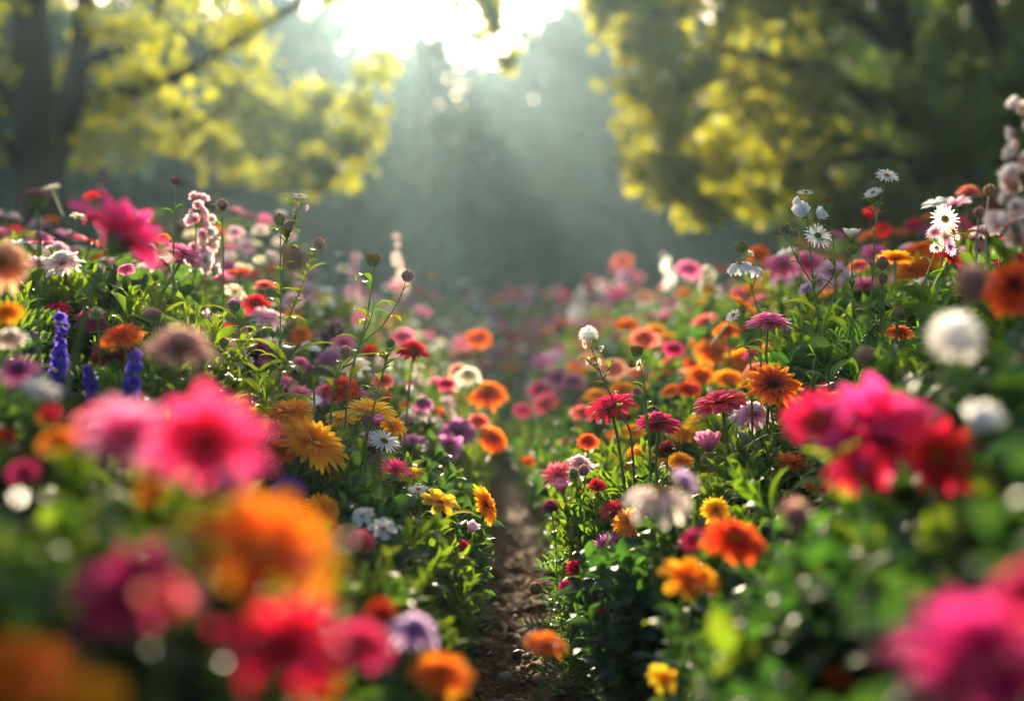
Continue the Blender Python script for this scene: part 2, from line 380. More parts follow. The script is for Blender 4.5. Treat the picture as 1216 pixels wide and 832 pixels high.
# ------------------------------------------------------------------ leaves and shoots
def leaf_arr(L, W, droop=.7, cup=.35, nv=5, nu=4, seed=0, wav=.08, tip=.0):
    v, f, uv = petal(L, W, .75, .75-droop-.4, cup=cup, tip=tip, base=.08, taper=.97, nv=nv, nu=nu, seed=seed, wav=wav)
    return v, f, uv
def shoot(kind, seed):
    rs = np.random.RandomState(seed); mb = MB()
    if kind == 0:      # lance leaved
        h = .16; n = 15; tube(mb, spline([(0, 0, 0), (.004, 0, h*.5), (.01, .004, h)], 6), np.linspace(.0022, .001, 7)[:7], 4, .4)
        for i in range(n):
            t = (i+.6)/n; L = (.03+.04*math.sin(math.pi*min(1, t*.9+.1)))*(.8+.4*rs.rand())
            v, f, uv = leaf_arr(L, L*.17, .9*rs.rand()+.25, seed=i, nv=5, nu=2)
            a = i*2.4+rs.rand()*.5; el = -.3+1.1*t
            mb.add(v@rotx(el).T@rotz(a).T+np.array([.01*t, 0, h*t]), f, uv, rs.rand())
    elif kind == 1:    # broad ovate leaves in pairs
        h = .15; n = 10; tube(mb, spline([(0, 0, 0), (-.004, 0, h*.5), (.006, .004, h)], 6), np.linspace(.0028, .0012, 7)[:7], 4, .4)
        for i in range(n):
            t = (i//2+.7)/(n/2); L = (.035+.035*(1-t*.6))*(.8+.4*rs.rand())
            v, f, uv = leaf_arr(L, L*.29, .8*rs.rand()+.3, seed=i, nv=5, nu=4, cup=.3)
            a = (i % 2)*math.pi+(i//2)*1.57+rs.rand()*.5
            mb.add(v@rotx(-.25+.9*t).T@rotz(a).T+np.array([0, 0, h*min(t, 1)]), f, uv, rs.rand())
    elif kind == 2:    # feathery
        h = .12
        for k in range(5):
            a = k*2*math.pi/5+rs.rand(); L = .1*(.8+.4*rs.rand()); e0 = 1.1+.3*rs.rand(); e1 = e0-1.2
            ts = np.linspace(0, 1, 8); ang = e0+(e1-e0)*ts; pts = np.stack([0*ts, np.cumsum(np.cos(ang))*L/8, np.cumsum(np.sin(ang))*L/8], 1)
            R = rotz(a); tube(mb, pts@R.T, .0009, 3, .5)
            for j in range(2, 8):
                for sgn in (-1, 1):
                    v, f, uv = leaf_arr(.03*(1.2-ts[j]*.6), .0028, .3, nv=3, nu=2)
                    mb.add((v@rotx(ang[j]*.5).T@rotz(-sgn*.9).T+pts[j])@R.T, f, uv, rs.rand())
    else:              # long narrow
        for k in range(7):
            L = .13*(.6+.6*rs.rand()); v, f, uv = leaf_arr(L, L*.075, 1.2*rs.rand()+.4, seed=k, nv=7, nu=2, cup=.5)
            mb.add(v@rotx(.45).T@rotz(k*2.4).T, f, uv, rs.rand())
    return mb.arrays()
SH = [[shoot(k, s) for s in range(4)] for k in range(4)]

def vnoise(x, y, s, seed=0):
    return (np.sin(x*s*1.7+seed)*np.cos(y*s*1.3+seed*2.1)+np.sin((x+y)*s*.9+seed*.7)*.6+np.cos((x-1.7*y)*s*.53+seed*1.9)*.5)/2.1*.5+.5
def bases(z, spin, scale):
    z = z/np.linalg.norm(z, axis=1)[:, None]
    ref = np.where(np.abs(z[:, 2:3]) < .95, np.array([[0, 0, 1.]]), np.array([[1., 0, 0]]))
    x = np.cross(ref, z); x /= np.linalg.norm(x, axis=1)[:, None]; y = np.cross(z, x)
    c, s = np.cos(spin)[:, None], np.sin(spin)[:, None]
    return np.stack([x*c+y*s, y*c-x*s, z], 2)*scale[:, None, None]

# ------------------------------------------------------------------ objects
def obj(name, me, parent=None, mats=None):
    o = bpy.data.objects.new(name, me); COL.objects.link(o)
    if parent: o.parent = parent
    if mats:
        for i, m in enumerate(mats):
            o.material_slots[i].link = 'OBJECT'; o.material_slots[i].material = m
    return o
def empty(name, loc, label, cat, group=None):
    o = bpy.data.objects.new(name, None); COL.objects.link(o); o.location = loc; o.empty_display_size = .05
    o['label'] = label; o['category'] = cat
    if group: o['group'] = group
    return o
def tag(o, label, cat, group=None):
    o['label'] = label; o['category'] = cat
    if group: o['group'] = group
    return o
def kind(o, k): o['kind'] = k; return o

# ground
def q_ground():
    q = N('forest_ground'); g = q.n('ShaderNodeTexCoord'); a = q.noise(g.outputs['Object'], 1.2, 6); b = q.noise(g.outputs['Object'], 14., 5)
    c = q.mix(a, s2l('2c3418'), s2l('3a4a20')); c = q.mix(q.math('MULTIPLY', b, .6), c, s2l('38301f'))
    p = q.n('ShaderNodeBsdfPrincipled', Roughness=.9); q.l(c, p.inputs['Base Color']); o = q.n('ShaderNodeOutputMaterial'); q.l(p.outputs[0], o.inputs[0]); return q.mat
def q_soil(name, c1, c2, c3):
    q = N(name); g = q.n('ShaderNodeTexCoord'); a = q.noise(g.outputs['Object'], 6., 8, .65); b = q.noise(g.outputs['Object'], 60., 6, .6)
    c = q.ramp(a, [(.3, s2l(c1)), (.55, s2l(c2)), (.75, s2l(c3))]); c = q.mix(q.ramp(b, [(.35, (1, 1, 1)), (.6, (0, 0, 0))]), c, s2l(c1))
    p = q.n('ShaderNodeBsdfPrincipled', Roughness=.95); p.inputs['Specular IOR Level'].default_value = .08; q.l(c, p.inputs['Base Color'])
    bp = q.n('ShaderNodeBump', Strength=.6, Distance=.01); q.l(b, bp.inputs['Height']); q.l(bp.outputs[0], p.inputs['Normal'])
    o = q.n('ShaderNodeOutputMaterial'); q.l(p.outputs[0], o.inputs[0]); return q.mat
mb = MB(); v = np.array([(-140, -30, -.02), (140, -30, -.02), (140, 200, -.02), (-140, 200, -.02)], float)
mb.add(v, [(0, 1, 2, 3)]); kind(obj('ground', mb.mesh('ground', [q_ground()])), 'structure')
def sheet(name, xs, ys, zf, mat):
    X, Y = np.meshgrid(xs, ys); Z = zf(X, Y)
    mb = MB(); mb.add(np.stack([X.ravel(), Y.ravel(), Z.ravel()], 1), grid_faces(len(ys), len(xs))); return kind(obj(name, mb.mesh(name, [mat])), 'structure')
from mathutils import noise as mn
def fbm(X, Y, s, octs=4, seed=0.):
    out = np.zeros(X.shape); 
    for idx in np.ndindex(X.shape):
        out[idx] = mn.fractal(Vector((X[idx]*s+seed, Y[idx]*s, seed)), 1.0, 2.1, octs)
    return out
def path_z(X, Y):
    c = X-xc(Y); return .012+fbm(X, Y, 9, 5)*.02+fbm(X, Y, 30, 3, 4.)*.013+.05*np.clip(np.abs(c)-.12, 0, 1)
ysp = np.concatenate([np.linspace(.3, 2.4, 25), np.linspace(2.43, 5.2, 260), np.linspace(5.25, 13, 60)])
sheet('path', np.linspace(-.42, .46, 110), ysp, path_z, q_soil('path_earth', '44301f', '7c5a3c', 'b08c60'))
for side, nm in ((-1, 'flower_bed'), (1, 'flower_bed')):
    xs = side*np.concatenate([np.linspace(.19, 1.3, 28), np.linspace(1.4, 5, 12)])
    if side < 0: xs = xs[::-1]
    sheet(nm, xs, np.linspace(.2, 17, 90), lambda X, Y: np.where(np.abs(X-xc(Y)) < .24, -.01, mound(X, Y)+.015)+(vnoise(X, Y, 14)-.5)*.03, q_soil('bed_soil', '1e1610', '30241a', '46362a'))

# bed foliage -------------------------------------------------------
def foliage(side):
    mb = MB(); S = []
    def scatter(n, y0, y1, u1, pw=1., low=False, smin=1.):
        y = y0+(y1-y0)*rng.random(n); u0 = np.interp(y, [1.6, 2.4, 3.4, 5, 9], [.13, .2, .19, .15, .07]); u = u0+(u1-u0)*rng.random(n)**pw
        return y, u
    sets = [(750, .75, 1.9, .85, 1.0, 1.0), (2300, 1.7, 4.2, 1.5, .9, 1.0), (1500, 4, 8, 2.4, .9, 1.35), (1500, 7.5, 15.5, 4.2, .9, 2.0)]
    for n, y0, y1, u1, pw, sc_ in sets:
        for layer in range(2):
            m = n if layer == 0 else n//2
            y, u = scatter(m, y0, y1, u1, pw)
            x = xc(y)+side*u; h = Hs(x, y)
            if layer == 0: z = h-.13*sc_-rng.random(m)*.10+(vnoise(x, y, 7, 3)-.5)*.12
            else: z = h*(.15+.55*rng.random(m))
            z = np.maximum(z, .0)
            if layer == 0: z = np.maximum(z, mound(x, y)-.03)
            d = np.stack([-side*np.interp(u, [.15, .3, .6], [.15, .6, .2])+rng.normal(0, .25, m), rng.normal(-.1, .3, m), np.full(m, 1.)], 1)
            k = vnoise(x, y, 3.1, 1+side); k2 = vnoise(x, y, 5.3, 4+side)
            kd = np.where(k < .34, 2, np.where(k2 > .62, 3, np.where((side > 0) & (y < 2.0), 1, np.where(k > .6, 1, 0))))
            kd = np.where(rng.random(m) < .12, rng.integers(0, 4, m), kd)
            scl = sc_*(.7+.6*rng.random(m))*np.interp(u, [.15, .35], [.5, 1.]); keep = (y > .62)
            dd = d/np.linalg.norm(d, axis=1)[:, None]; tx, ty, tz = x+dd[:, 0]*.13*scl, y+dd[:, 1]*.13*scl, z+dd[:, 2]*.13*scl
            for fr in (.4, .75, 1.1):
                qx, qy, qz = x+(tx-x)*fr, y+(ty-y)*fr, z+(tz-z)*fr
                ppx, ppy = 608+qx/qy*F, HZ-(qz-CH)/qy*F; rad = np.where(qy < 1.9, .055, .03)*scl/qy*F
                for (hx, hy, hr, hd) in HEROES:
                    keep &= ~((qy < hd+.02) & ((ppx-hx)**2+(ppy-hy)**2 < (hr+rad*.8)**2))
            # keep the line of sight over the path free close to the lens
            keep &= ~((y < 1.5) & (z+.14 > CH-.10*y) & (np.abs(x) < .33*y))
            M = bases(d, rng.random(m)*6.28, scl); T = np.stack([x, y, z], 1); R = rng.random(m)
            for kk in range(4):
                for s in range(4):
                    sel = keep & (kd == kk) & (np.arange(m) % 4 == s)
                    arr = SH[kk][s]; mi = {0: 0, 1: 1, 2: 3, 3: 2}[kk]
                    mb.many((arr[0], arr[1], arr[2], arr[3], np.full(len(arr[4]), mi)), M[sel], T[sel], R[sel])
    # leaves that lean out over the edge of the path
    for n, y0, y1 in ((420 if side < 0 else 800, 2.25, 3.6), (420, 3.6, 6.5), (300, 6.5, 9.)):
        y = rng.uniform(y0, y1, n); u = rng.uniform(.15, .3, n)*np.interp(y, [5, 7.5], [1, .5]); x = xc(y)+side*u; z = rng.uniform(0, .34, n)*np.interp(u, [.15, .3], [.6, 1.])
        d = np.stack([-side*rng.uniform(.2, 1.0, n), rng.normal(-.15, .3, n), rng.uniform(.5, 1.1, n)], 1); d /= np.linalg.norm(d, axis=1)[:, None]
        scl = rng.uniform(.7, 1.15, n); tip = x+d[:, 0]*.15*scl; tz = z+d[:, 2]*.13*scl
        gap = np.interp(tz, [0, .1, .4], [.17, .12, .065])*np.interp(y, [2.3, 4.5, 7], [1, .9, .3])
        keep = (np.abs(tip-xc(y)+.03*np.clip(tz/.3, 0, 1)) > gap); M = bases(d, rng.random(n)*6.28, scl); R = rng.random(n); T = np.stack([x, y, z], 1)
        ppx, ppy = 608+tip/y*F, HZ-(tz-CH)/y*F
        for (hx, hy, hr, hd) in HEROES: keep &= ~((y < hd+.02) & ((ppx-hx)**2+(ppy-hy)**2 < (hr+.006/y*F)**2))
        kd = np.where(vnoise(x, y, 4, 2+side) > .5, 0, np.where(vnoise(x, y, 6, 5) > .5, 2, 1))
        for kk in range(3):
            for s in range(4):
                sel = keep & (kd == kk) & (np.arange(n) % 4 == s); arr = SH[kk][s]
                mb.many((arr[0], arr[1], arr[2], arr[3], np.full(len(arr[4]), {0: 0, 1: 1, 2: 3}[kk])), M[sel], T[sel], R[sel])
    return kind(obj('bed_foliage', mb.mesh('bed_foliage', LM)), 'stuff')
HEROES = []

# ------------------------------------------------------------------ flowers
KIND = dict(ragged=('zinnia', 'zinnia'), gerbera=('gerbera', 'gerbera'), daisy=('daisy', 'daisy'), calendula=('marigold', 'marigold'), zinnia=('zinnia', 'zinnia'), dahlia=('dahlia', 'dahlia'),
            drooping=('chrysanthemum', 'chrysanthemum'), aster=('aster', 'aster'), cup=('double_rose', 'rose'), cosmos=('cosmos_flower', 'cosmos'), nodding=('coneflower', 'coneflower'),
            pompom=('pompom_flower', 'pompom flower'), tuft=('tufted_flower', 'tufted flower'), thistle=('thistle', 'thistle'), button=('button_flower', 'button flower'), bud=('flower_bud', 'flower bud'))
DIR = dict(up=(0, -.25, 1), side=(0, -.45, 1), face=(0, -1, .35), half=(0, -.6, .9), left=(-.7, -.3, .9), right=(.7, -.3, .9), down=(.2, -.6, -.2), back=(0, .5, 1),
           fl=(-.5, -.9, .5), fr=(.5, -.9, .5), rightdown=(1, -.35, .25), leftdown=(-1, -.4, .3))
nvar = [0]
def base_xy(p, lean=None):
    side = -1 if p[0] < xc(p[1]) else 1
    bx = p[0]+side*(.02+.03*random.random()) if lean is None else p[0]+lean
    by = p[1]+random.uniform(-.02, .05)
    return bx, by
def stem_leaves(mb, pts, n, L, seed, lo=.15, hi=.85, wr=.2):
    rs = np.random.RandomState(seed)
    for i in range(n):
        t = lo+(hi-lo)*(i+rs.rand()*.8)/max(1, n); k = t*(len(pts)-1); i0 = int(k); p = pts[i0]+(pts[min(i0+1, len(pts)-1)]-pts[i0])*(k-i0)
        Lk = L*(.7+.6*rs.rand()); v, f, uv = leaf_arr(Lk, Lk*wr, .5+.9*rs.rand(), nv=6, nu=4 if wr > .15 else 2, seed=seed+i)
        mb.add(v@rotx(.2*rs.rand()).T@rotz(i*2.4+rs.rand()*.8+seed).T+p, f, uv, rs.rand())
def head_objs(typ, color, p, R, n, root, rootloc, centre=None, part='corolla', sub=False, flat=1.):
    nvar[0] += 1; var = nvar[0] % 3
    c_me, e_me, kd, _, _ = BL[typ, var]
    B = basis(n, random.random()*6.28)
    M = Matrix([list(r) for r in B]).to_4x4(); M = Matrix.Translation(Vector(p)-Vector(rootloc))@M@Matrix.Diagonal((R, R, R*flat, 1))
    co = obj(part, c_me, root, [PM[color]] if color in PM else [CM[color]]); co.matrix_local = M
    par = co if sub else root
    def place(o):
        if sub: o.parent = co; o.matrix_parent_inverse.identity()
        else: o.matrix_local = M
    if kd == 'g':
        if e_me: place(obj('flower_centre', e_me, par, [CM[centre or 'yellow']]))
        place(obj('calyx', CALYX, par))
    else:
        place(obj('bracts', e_me, par, [{'g': BRACT, 'p': BRACTP, 'b': BRACTB}[centre or 'g']]))
    return co
LMARK = []
def H(px, py, wpx, d, typ, color, dr, label, centre=None, lean=None, nleaf=2, stem_m=None, bend=None, group=None, cat=None, sr=None, flat=1., leafL=.07):
    p = P(px, py, d); R = wpx/2*d/F
    n = DIR[dr] if isinstance(dr, str) else dr
    nv = Vector(n).normalized()
    bx, by = base_xy(p, lean); bz = float(mound(np.array(bx), np.array(by)))-.01
    if bz > p.z-.12: bz = p.z-.15
    root = empty(KIND[typ][0], (bx, by, bz), label, cat or KIND[typ][1], group)
    top = np.array(p)-np.array(nv)*R*(.3 if BL[typ, 0][2] == 'g' else .9)
    b = np.array((bx, by, bz)); L = np.linalg.norm(top-b)
    mid1 = b+(top-b)*.45+np.array([(random.random()-.5)*.12*L, 0, 0]); mid2 = top-np.array(nv)*min(.05, L*.15)-np.array([0, 0, .12*L])*.5
    pts = spline([b, mid1, mid2, top], 14)-b
    sr = sr or max(.0016, min(.0042, R*.055))
    mb = MB(); tube(mb, pts, np.linspace(sr*1.25, sr*.9, len(pts)), 7); obj('stem', mb.mesh('stem', [stem_m or STEM]), root)
    if nleaf:
        mb = MB(); stem_leaves(mb, pts, nleaf, leafL*min(1, max(.35, (d-.5)/1.6)), int(px*7+py), hi=.85 if d > 1.8 else .5, wr=.2); obj('foliage', mb.mesh('foliage', [LM[int(px) % 2]]), root)
    head_objs(typ, color, p, R, n, root, b, centre, flat=flat)
    LMARK.append((px, py, label)); HEROES.append((px, py, wpx*.5, d))
    if wpx > 130 and d > 1.6: HEROES.extend([(px-12-8*q, py+30+15*q, 7, d) for q in range(6)])
    return root

exec_list = [
# ---- right bed, in focus
(725, 486, 66, 2.7, 'drooping', 'crimson', (-.35, -.35, 1), 'crimson flower with drooping narrow petals below the white tufted stem', dict(lean=.05, centre='darkred')),
(782, 502, 58, 2.7, 'dahlia', 'magenta', (.05, -.28, 1), 'flat magenta purple double flower right of the crimson drooping one', dict(centre='brown', lean=-.01, flat=.8)),
(856, 478, 72, 2.7, 'zinnia', 'pinkred', (-.25, -.22, 1), 'pink red flower seen edge on, touching the orange red gerbera', dict(centre='darkred', flat=.9)),
(918, 458, 74, 2.65, 'gerbera', 'firetip', (.05, -.75, .8), 'orange red gerbera with yellow tips and dark centre turned to the lens', dict(centre='brown', lean=.02)),
(893, 492, 56, 2.9, 'dahlia', 'palepink', (0, -.5, 1), 'pale pink ruffled flower beneath the orange red gerbera', {}),
(842, 536, 46, 2.65, 'cup', 'pink', (-.1, -.15, 1), 'pale pink cup shaped flower above broad lit leaves', {}),
(912, 382, 58, 2.75, 'dahlia', 'pink', (.0, -.2, 1), 'soft pink flat double flower on a straight dark stem below white asters', dict(flat=.75, lean=.0)),
(940, 550, 46, 2.6, 'aster', 'orange', (.1, -.45, 1), 'burnt orange many petalled flower left of the large pink bloom', dict(centre='brown')),
(964, 578, 28, 2.5, 'cosmos', 'amber', (.1, -.6, .9), 'small golden flower under the burnt orange one', {}),
(793, 533, 24, 2.75, 'pompom', 'maroon', 'up', 'small dark red ball flower under the magenta double flower', {}),
(698, 524, 30, 3.2, 'zinnia', 'redorange', 'half', 'orange red flower by the path below the crimson drooping one', {}),
(663, 563, 50, 2.95, 'aster', 'pinkred', (-.3, -.4, 1), 'rosy red fluffy flower at the right path edge beside a pale pink one', {}),
(688, 551, 38, 3.0, 'dahlia', 'palepink', (.1, -.4, 1), 'pale pink ruffled flower just right of the rosy fluffy one', {}),
(668, 583, 28, 2.9, 'cup', 'pink', (-.2, -.3, 1), 'small rose pink bloom hanging above the dark purple ball flower', {}),
(654, 603, 24, 2.85, 'pompom', 'plum', (-.2, -.2, 1), 'dark purple ball flower at the right path edge', {}),
(709, 578, 24, 2.8, 'pompom', 'crimson', (0, -.3, 1), 'red ball flower on low leaves right of the rosy fluffy flower', {}),
(728, 606, 40, 2.7, 'aster', 'crimson', (-.5, -.4, .9), 'crimson aster tilted left above the purple aster', {}),
(748, 620, 48, 2.55, 'calendula', 'amber', (-.35, -.55, .6), 'golden orange flower tucked behind the blurred pale pink nodding flower', {}),
(720, 648, 44, 2.65, 'aster', 'orchid', (-.6, -.5, .8), 'purple pink aster leaning towards the path', {}),
(697, 661, 18, 2.7, 'cup', 'violetblue', (-.3, -.3, 1), 'tiny violet flower left of the purple pink aster', {}),
(682, 675, 24, 2.7, 'pompom', 'crimson', (-.3, -.4, 1), 'dark crimson ball flower low on the right path edge', {}),
(672, 697, 20, 2.7, 'pompom', 'magenta', (-.4, -.4, 1), 'little magenta ball flower below the dark crimson ball flower', {}),
(636, 698, 18, 2.85, 'bud', 'red', (-1, -.3, .5), 'red pointed bud hanging out over the dirt path', {}),
(717, 722, 36, 2.6, 'aster', 'hotpink', (-.7, -.3, .9), 'pink aster edge on near the path, upper of a touching pair', {}),
(728, 735, 32, 2.55, 'aster', 'magenta', (-.1, -.4, 1), 'bright magenta aster, lower of a touching pair near the path', {}),
(748, 746, 32, 2.5, 'cosmos', 'yellow', (-.2, -.7, .8), 'small yellow flower right of the two magenta asters', {}),
(850, 606, 40, 2.35, 'calendula', 'yellow', (-.1, -.8, .6), 'yellow many petalled flower between dark leaves and blurred lilac flower', {}),
(1068, 395, 38, 2.7, 'calendula', 'firetip', (0, -.45, 1), 'red flower with yellow tips in feathery green on the right', {}),
(886, 470, 1, 2.7, None, None, None, None, None),
# ---- right bed, softly blurred
(818, 688, 82, 1.75, 'cosmos', 'amber', (.15, -.5, .9), 'blurred golden flower with open petals low in the right bed', {}),
(785, 586, 76, 1.6, 'nodding', 'blush', (.15, -.2, 1), 'blurred pale pink coneflower with hanging petals and ochre top', dict(centre='ochre')),
(812, 572, 44, 1.75, 'aster', 'lilac', (.5, -.4, .8), 'lilac flower half behind the blurred pale pink coneflower', {}),
(872, 642, 84, 1.75, 'zinnia', 'redorange', (.2, -.45, 1), 'red and orange zinnia with wide petals beside a magenta one', {}),
(826, 640, 46, 1.8, 'zinnia', 'magenta', (-.2, -.4, 1), 'magenta zinnia left of the red and orange zinnia', {}),
(945, 608, 42, 1.45, 'thistle', 'dustyrose', (0, -.1, 1), 'blurred purple brown thistle head rising from leaves at centre right', dict(centre='p', sr=.004)),
(788, 806, 46, 1.8, 'cosmos', 'yellow', (.1, -.6, .9), 'blurred yellow flower at the bottom edge right of the path', {}),
(996, 803, 38, 1.4, 'dahlia', 'orange', (0, -.6, .7), 'small blurred brownish orange flower in dark leaves at bottom right', {}),
(1050, 518, 168, 1.45, 'ragged', 'hotpink', (.1, -.6, .95), 'large blurred hot pink bloom, the biggest in the right bed', dict(centre='darkred', sr=.004, lean=.02)),
(1108, 545, 104, 1.35, 'ragged', 'crimson', (.6, -1., .5), 'blurred crimson bloom at the lower right of the big hot pink one', {}),
(972, 500, 88, 1.5, 'ragged', 'crimson', (-.5, -.6, .8), 'blurred rosy bloom left of the big hot pink one', {}),
(1022, 560, 84, 1.4, 'ragged', 'crimson', (-.4, -.5, .7), 'blurred pink red bloom hanging under the big hot pink one', {}),
(1135, 402, 78, 1.35, 'tuft', 'white', (0, -.6, .8), 'blurred round white tufted flower above the big hot pink bloom', dict(sr=.003)),
(1160, 512, 62, 1.3, 'cup', 'white', (.2, -.5, .8), 'blurred cool white flower right of the big hot pink bloom', {}),
(1165, 790, 220, .85, 'ragged', 'magenta', (-.1, -.4, 1), 'huge blurred magenta bloom in the bottom right corner', dict(centre='darkred', sr=.004)),
(1218, 700, 90, .85, 'zinnia', 'magenta', (-.5, -.5, .8), 'blurred magenta bloom cut by the right edge above the huge one', {}),
(1155, 330, 48, 1.5, 'thistle', 'dustyrose', (0, -.2, 1), 'blurred plum thistle head with pale rim, right of the white asters', dict(centre='p', sr=.003)),
(1205, 342, 84, 1.8, 'zinnia', 'redorange', (-.5, -.7, .6), 'vivid orange red bloom at the right edge below the pale spike', dict(centre='darkred')),
(1027, 421, 22, 2.0, 'bud', 'dustyrose', 'up', 'brown seed bud on a pale stem above the big hot pink bloom', dict(centre='b')),
(1175, 226, 16, 2.4, 'bud', 'peach', 'up', 'small tan bud left of the pale pink spike, upper of two', dict(centre='b', nleaf=1)),
(1163, 252, 15, 2.4, 'bud', 'pinkred', 'up', 'small pinkish bud left of the pale pink spike, lower of two', dict(centre='p', nleaf=1)),
(1190, 288, 16, 2.6, 'pompom', 'crimson', 'up', 'tiny crimson flower above the vivid orange red bloom', {}),
(1048, 312, 17, 2.7, 'bud', 'magenta', 'up', 'purple flower bud right of the tall white daisy stem', dict(centre='p')),
(1049, 331, 13, 2.7, 'bud', 'dustyrose', 'up', 'small brown bud below the purple flower bud', dict(centre='b')),
(1066, 370, 14, 2.6, 'bud', 'dustyrose', 'up', 'dark bud on a thick stalk over the red flower with yellow tips', dict(centre='b', sr=.003)),
(958, 343, 26, 2.75, 'aster', 'lilac', (-.5, -.3, .8), 'small pale lilac aster below the white aster spray', {}),
# ---- right bed, behind
(928, 315, 46, 4.0, 'dahlia', 'pink', 'half', 'blurred pink dahlia, leftmost of the pink row below the white asters', {}),
(958, 312, 48, 4.1, 'dahlia', 'pink', 'half', 'blurred pink dahlia in the middle of the pink row', {}),
(988, 322, 44, 4.0, 'dahlia', 'palepink', 'half', 'blurred light pink dahlia at the right end of the pink row', {}),
(1040, 302, 40, 4.0, 'zinnia', 'pink', 'half', 'blurred pink zinnia behind the tall white daisy stem', {}),
(1085, 318, 52, 3.7, 'zinnia', 'orange', (-.5, -.4, 1), 'blurred orange zinnia left of the white daisy cluster', {}),
(1108, 303, 44, 3.8, 'zinnia', 'amber', 'half', 'blurred golden zinnia behind the white daisy cluster', {}),
(818, 320, 36, 5.0, 'zinnia', 'pink', 'half', 'far pink zinnia standing alone above the flowers in the right bed', {}),
(848, 418, 56, 4.2, 'calendula', 'orange', 'half', 'large blurred orange marigold in the orange patch', {}),
(882, 428, 52, 4.0, 'calendula', 'amber', 'half', 'blurred golden marigold at the right of the orange patch', {}),
(832, 446, 44, 3.9, 'calendula', 'orange', 'side', 'blurred orange marigold low in the orange patch', {}),
(865, 450, 44, 3.7, 'calendula', 'amber', 'side', 'blurred golden marigold just above the pink red flower', {}),
(818, 462, 36, 3.5, 'calendula', 'redorange', 'side', 'blurred dark orange marigold left of the pink red flower', {}),
(800, 414, 28, 4.3, 'zinnia', 'magenta', 'half', 'blurred magenta zinnia left of the orange patch', {}),
(765, 402, 40, 4.6, 'zinnia', 'coral', 'half', 'blurred coral zinnia behind the ochre seed stem', {}),
(744, 386, 34, 4.9, 'calendula', 'orange', 'side', 'blurred orange marigold behind the white tufted stem', {}),
(778, 392, 30, 4.9, 'calendula', 'amber', 'side', 'blurred golden marigold beyond the coral zinnia', {}),
(728, 438, 40, 4.6, 'zinnia', 'peach', 'half', 'blurred peach zinnia left of the white tufted stem', {}),
(700, 428, 34, 5.1, 'zinnia', 'peach', 'half', 'blurred peach zinnia further from the white tufted stem', {}),
(740, 462, 36, 4.0, 'calendula', 'amber', 'side', 'blurred golden marigold behind the crimson drooping flower', {}),
(708, 470, 34, 4.1, 'calendula', 'amber', 'side', 'blurred golden marigold up and left of the crimson drooping flower', {}),
(692, 490, 34, 3.9, 'zinnia', 'coral', 'side', 'blurred coral zinnia left of the crimson drooping flower', {}),
(752, 512, 34, 3.4, 'calendula', 'amber', 'side', 'golden marigold under the crimson drooping flower', {}),
(810, 515, 40, 3.3, 'calendula', 'amber', 'side', 'golden marigold right of the magenta double flower', {}),
(808, 548, 36, 3.0, 'calendula', 'amber', 'half', 'golden marigold left of the pale pink cup flower', {}),
(662, 447, 32, 5.6, 'dahlia', 'orchid', 'half', 'blurred orchid pink dahlia right of the dark gap', {}),
(682, 452, 30, 5.4, 'dahlia', 'orchid', 'half', 'blurred orchid dahlia touching another on its left', {}),
(640, 462, 28, 5.8, 'dahlia', 'magenta', 'half', 'blurred magenta dahlia closest to the dark gap', {}),
(648, 478, 36, 5.2, 'zinnia', 'pinkred', (-.4, -.5, .9), 'blurred bright red zinnia leaning over the far path', {}),
(620, 487, 24, 5.6, 'zinnia', 'magenta', 'half', 'blurred magenta zinnia left of the bright red zinnia', {}),
(627, 548, 22, 4.2, 'calendula', 'orange', 'side', 'small orange marigold hanging over the path', {}),
# ---- middle of the path, near
(648, 764, 60, 1.9, 'calendula', 'orange', (.15, -.22, 1), 'single orange marigold on a thin stem in front of the path', dict(lean=-.015, nleaf=0, centre='ochre')),
# ---- left bed, in focus
(372, 527, 96, 2.45, 'calendula', 'amber', (.55, -.4, .75), 'largest golden orange marigold of the left group, tilted right', dict(centre='ochre')),
(345, 489, 66, 2.5, 'calendula', 'amber', (.0, -.3, 1), 'golden marigold just above the largest tilted one', dict(centre='ochre')),
(296, 497, 56, 2.4, 'calendula', 'amber', (.2, -.4, 1), 'golden marigold peeping over the blurred pink bloom on the left', dict(centre='ochre')),
(440, 489, 66, 2.7, 'calendula', 'yellow', (.2, -.3, 1), 'yellow orange marigold right of the largest golden one', dict(centre='ochre')),
(466, 505, 40, 2.75, 'calendula', 'amber', (.5, -.4, .8), 'golden marigold half hidden behind the yellow orange one', {}),
(357, 467, 34, 2.75, 'aster', 'pink', (.2, -.3, 1), 'rosy lilac aster behind the golden marigolds', {}),
(383, 604, 46, 2.3, 'calendula', 'amber', (.3, -.7, .6), 'golden marigold beside the deep purple flower', {}),
(343, 581, 54, 2.25, 'aster', 'purple', (.2, -.4, 1), 'deep purple flower under the largest golden marigold', {}),
(456, 524, 42, 2.55, 'daisy', 'white', (.4, -.5, .8), 'white daisy beneath the yellow orange marigold', dict(centre='green')),
(447, 505, 26, 2.65, 'cup', 'pink', 'up', 'little pink flower wedged above the white daisy', {}),
(470, 557, 44, 2.6, 'aster', 'hotpink', (.2, -.3, 1), 'hot pink fluffy flower below the white daisy', dict(centre='darkred')),
(497, 581, 26, 2.5, 'daisy', 'white', (0, -.4, 1), 'small white daisy left of the yellow path flower', dict(centre='yellow')),
(522, 597, 52, 2.6, 'cosmos', 'yellow', (.3, -.45, .9), 'yellow open flower near the left path edge', dict(centre='ochre')),
(575, 600, 54, 2.65, 'gerbera', 'amber', (.95, -.35, .45), 'golden flower leaning out over the path on a bent stalk', dict(centre='brown', lean=-.1)),
(489, 563, 34, 2.75, 'calendula', 'yellow', (-.2, -.3, .9), 'small yellow marigold behind the small white daisy', {}),
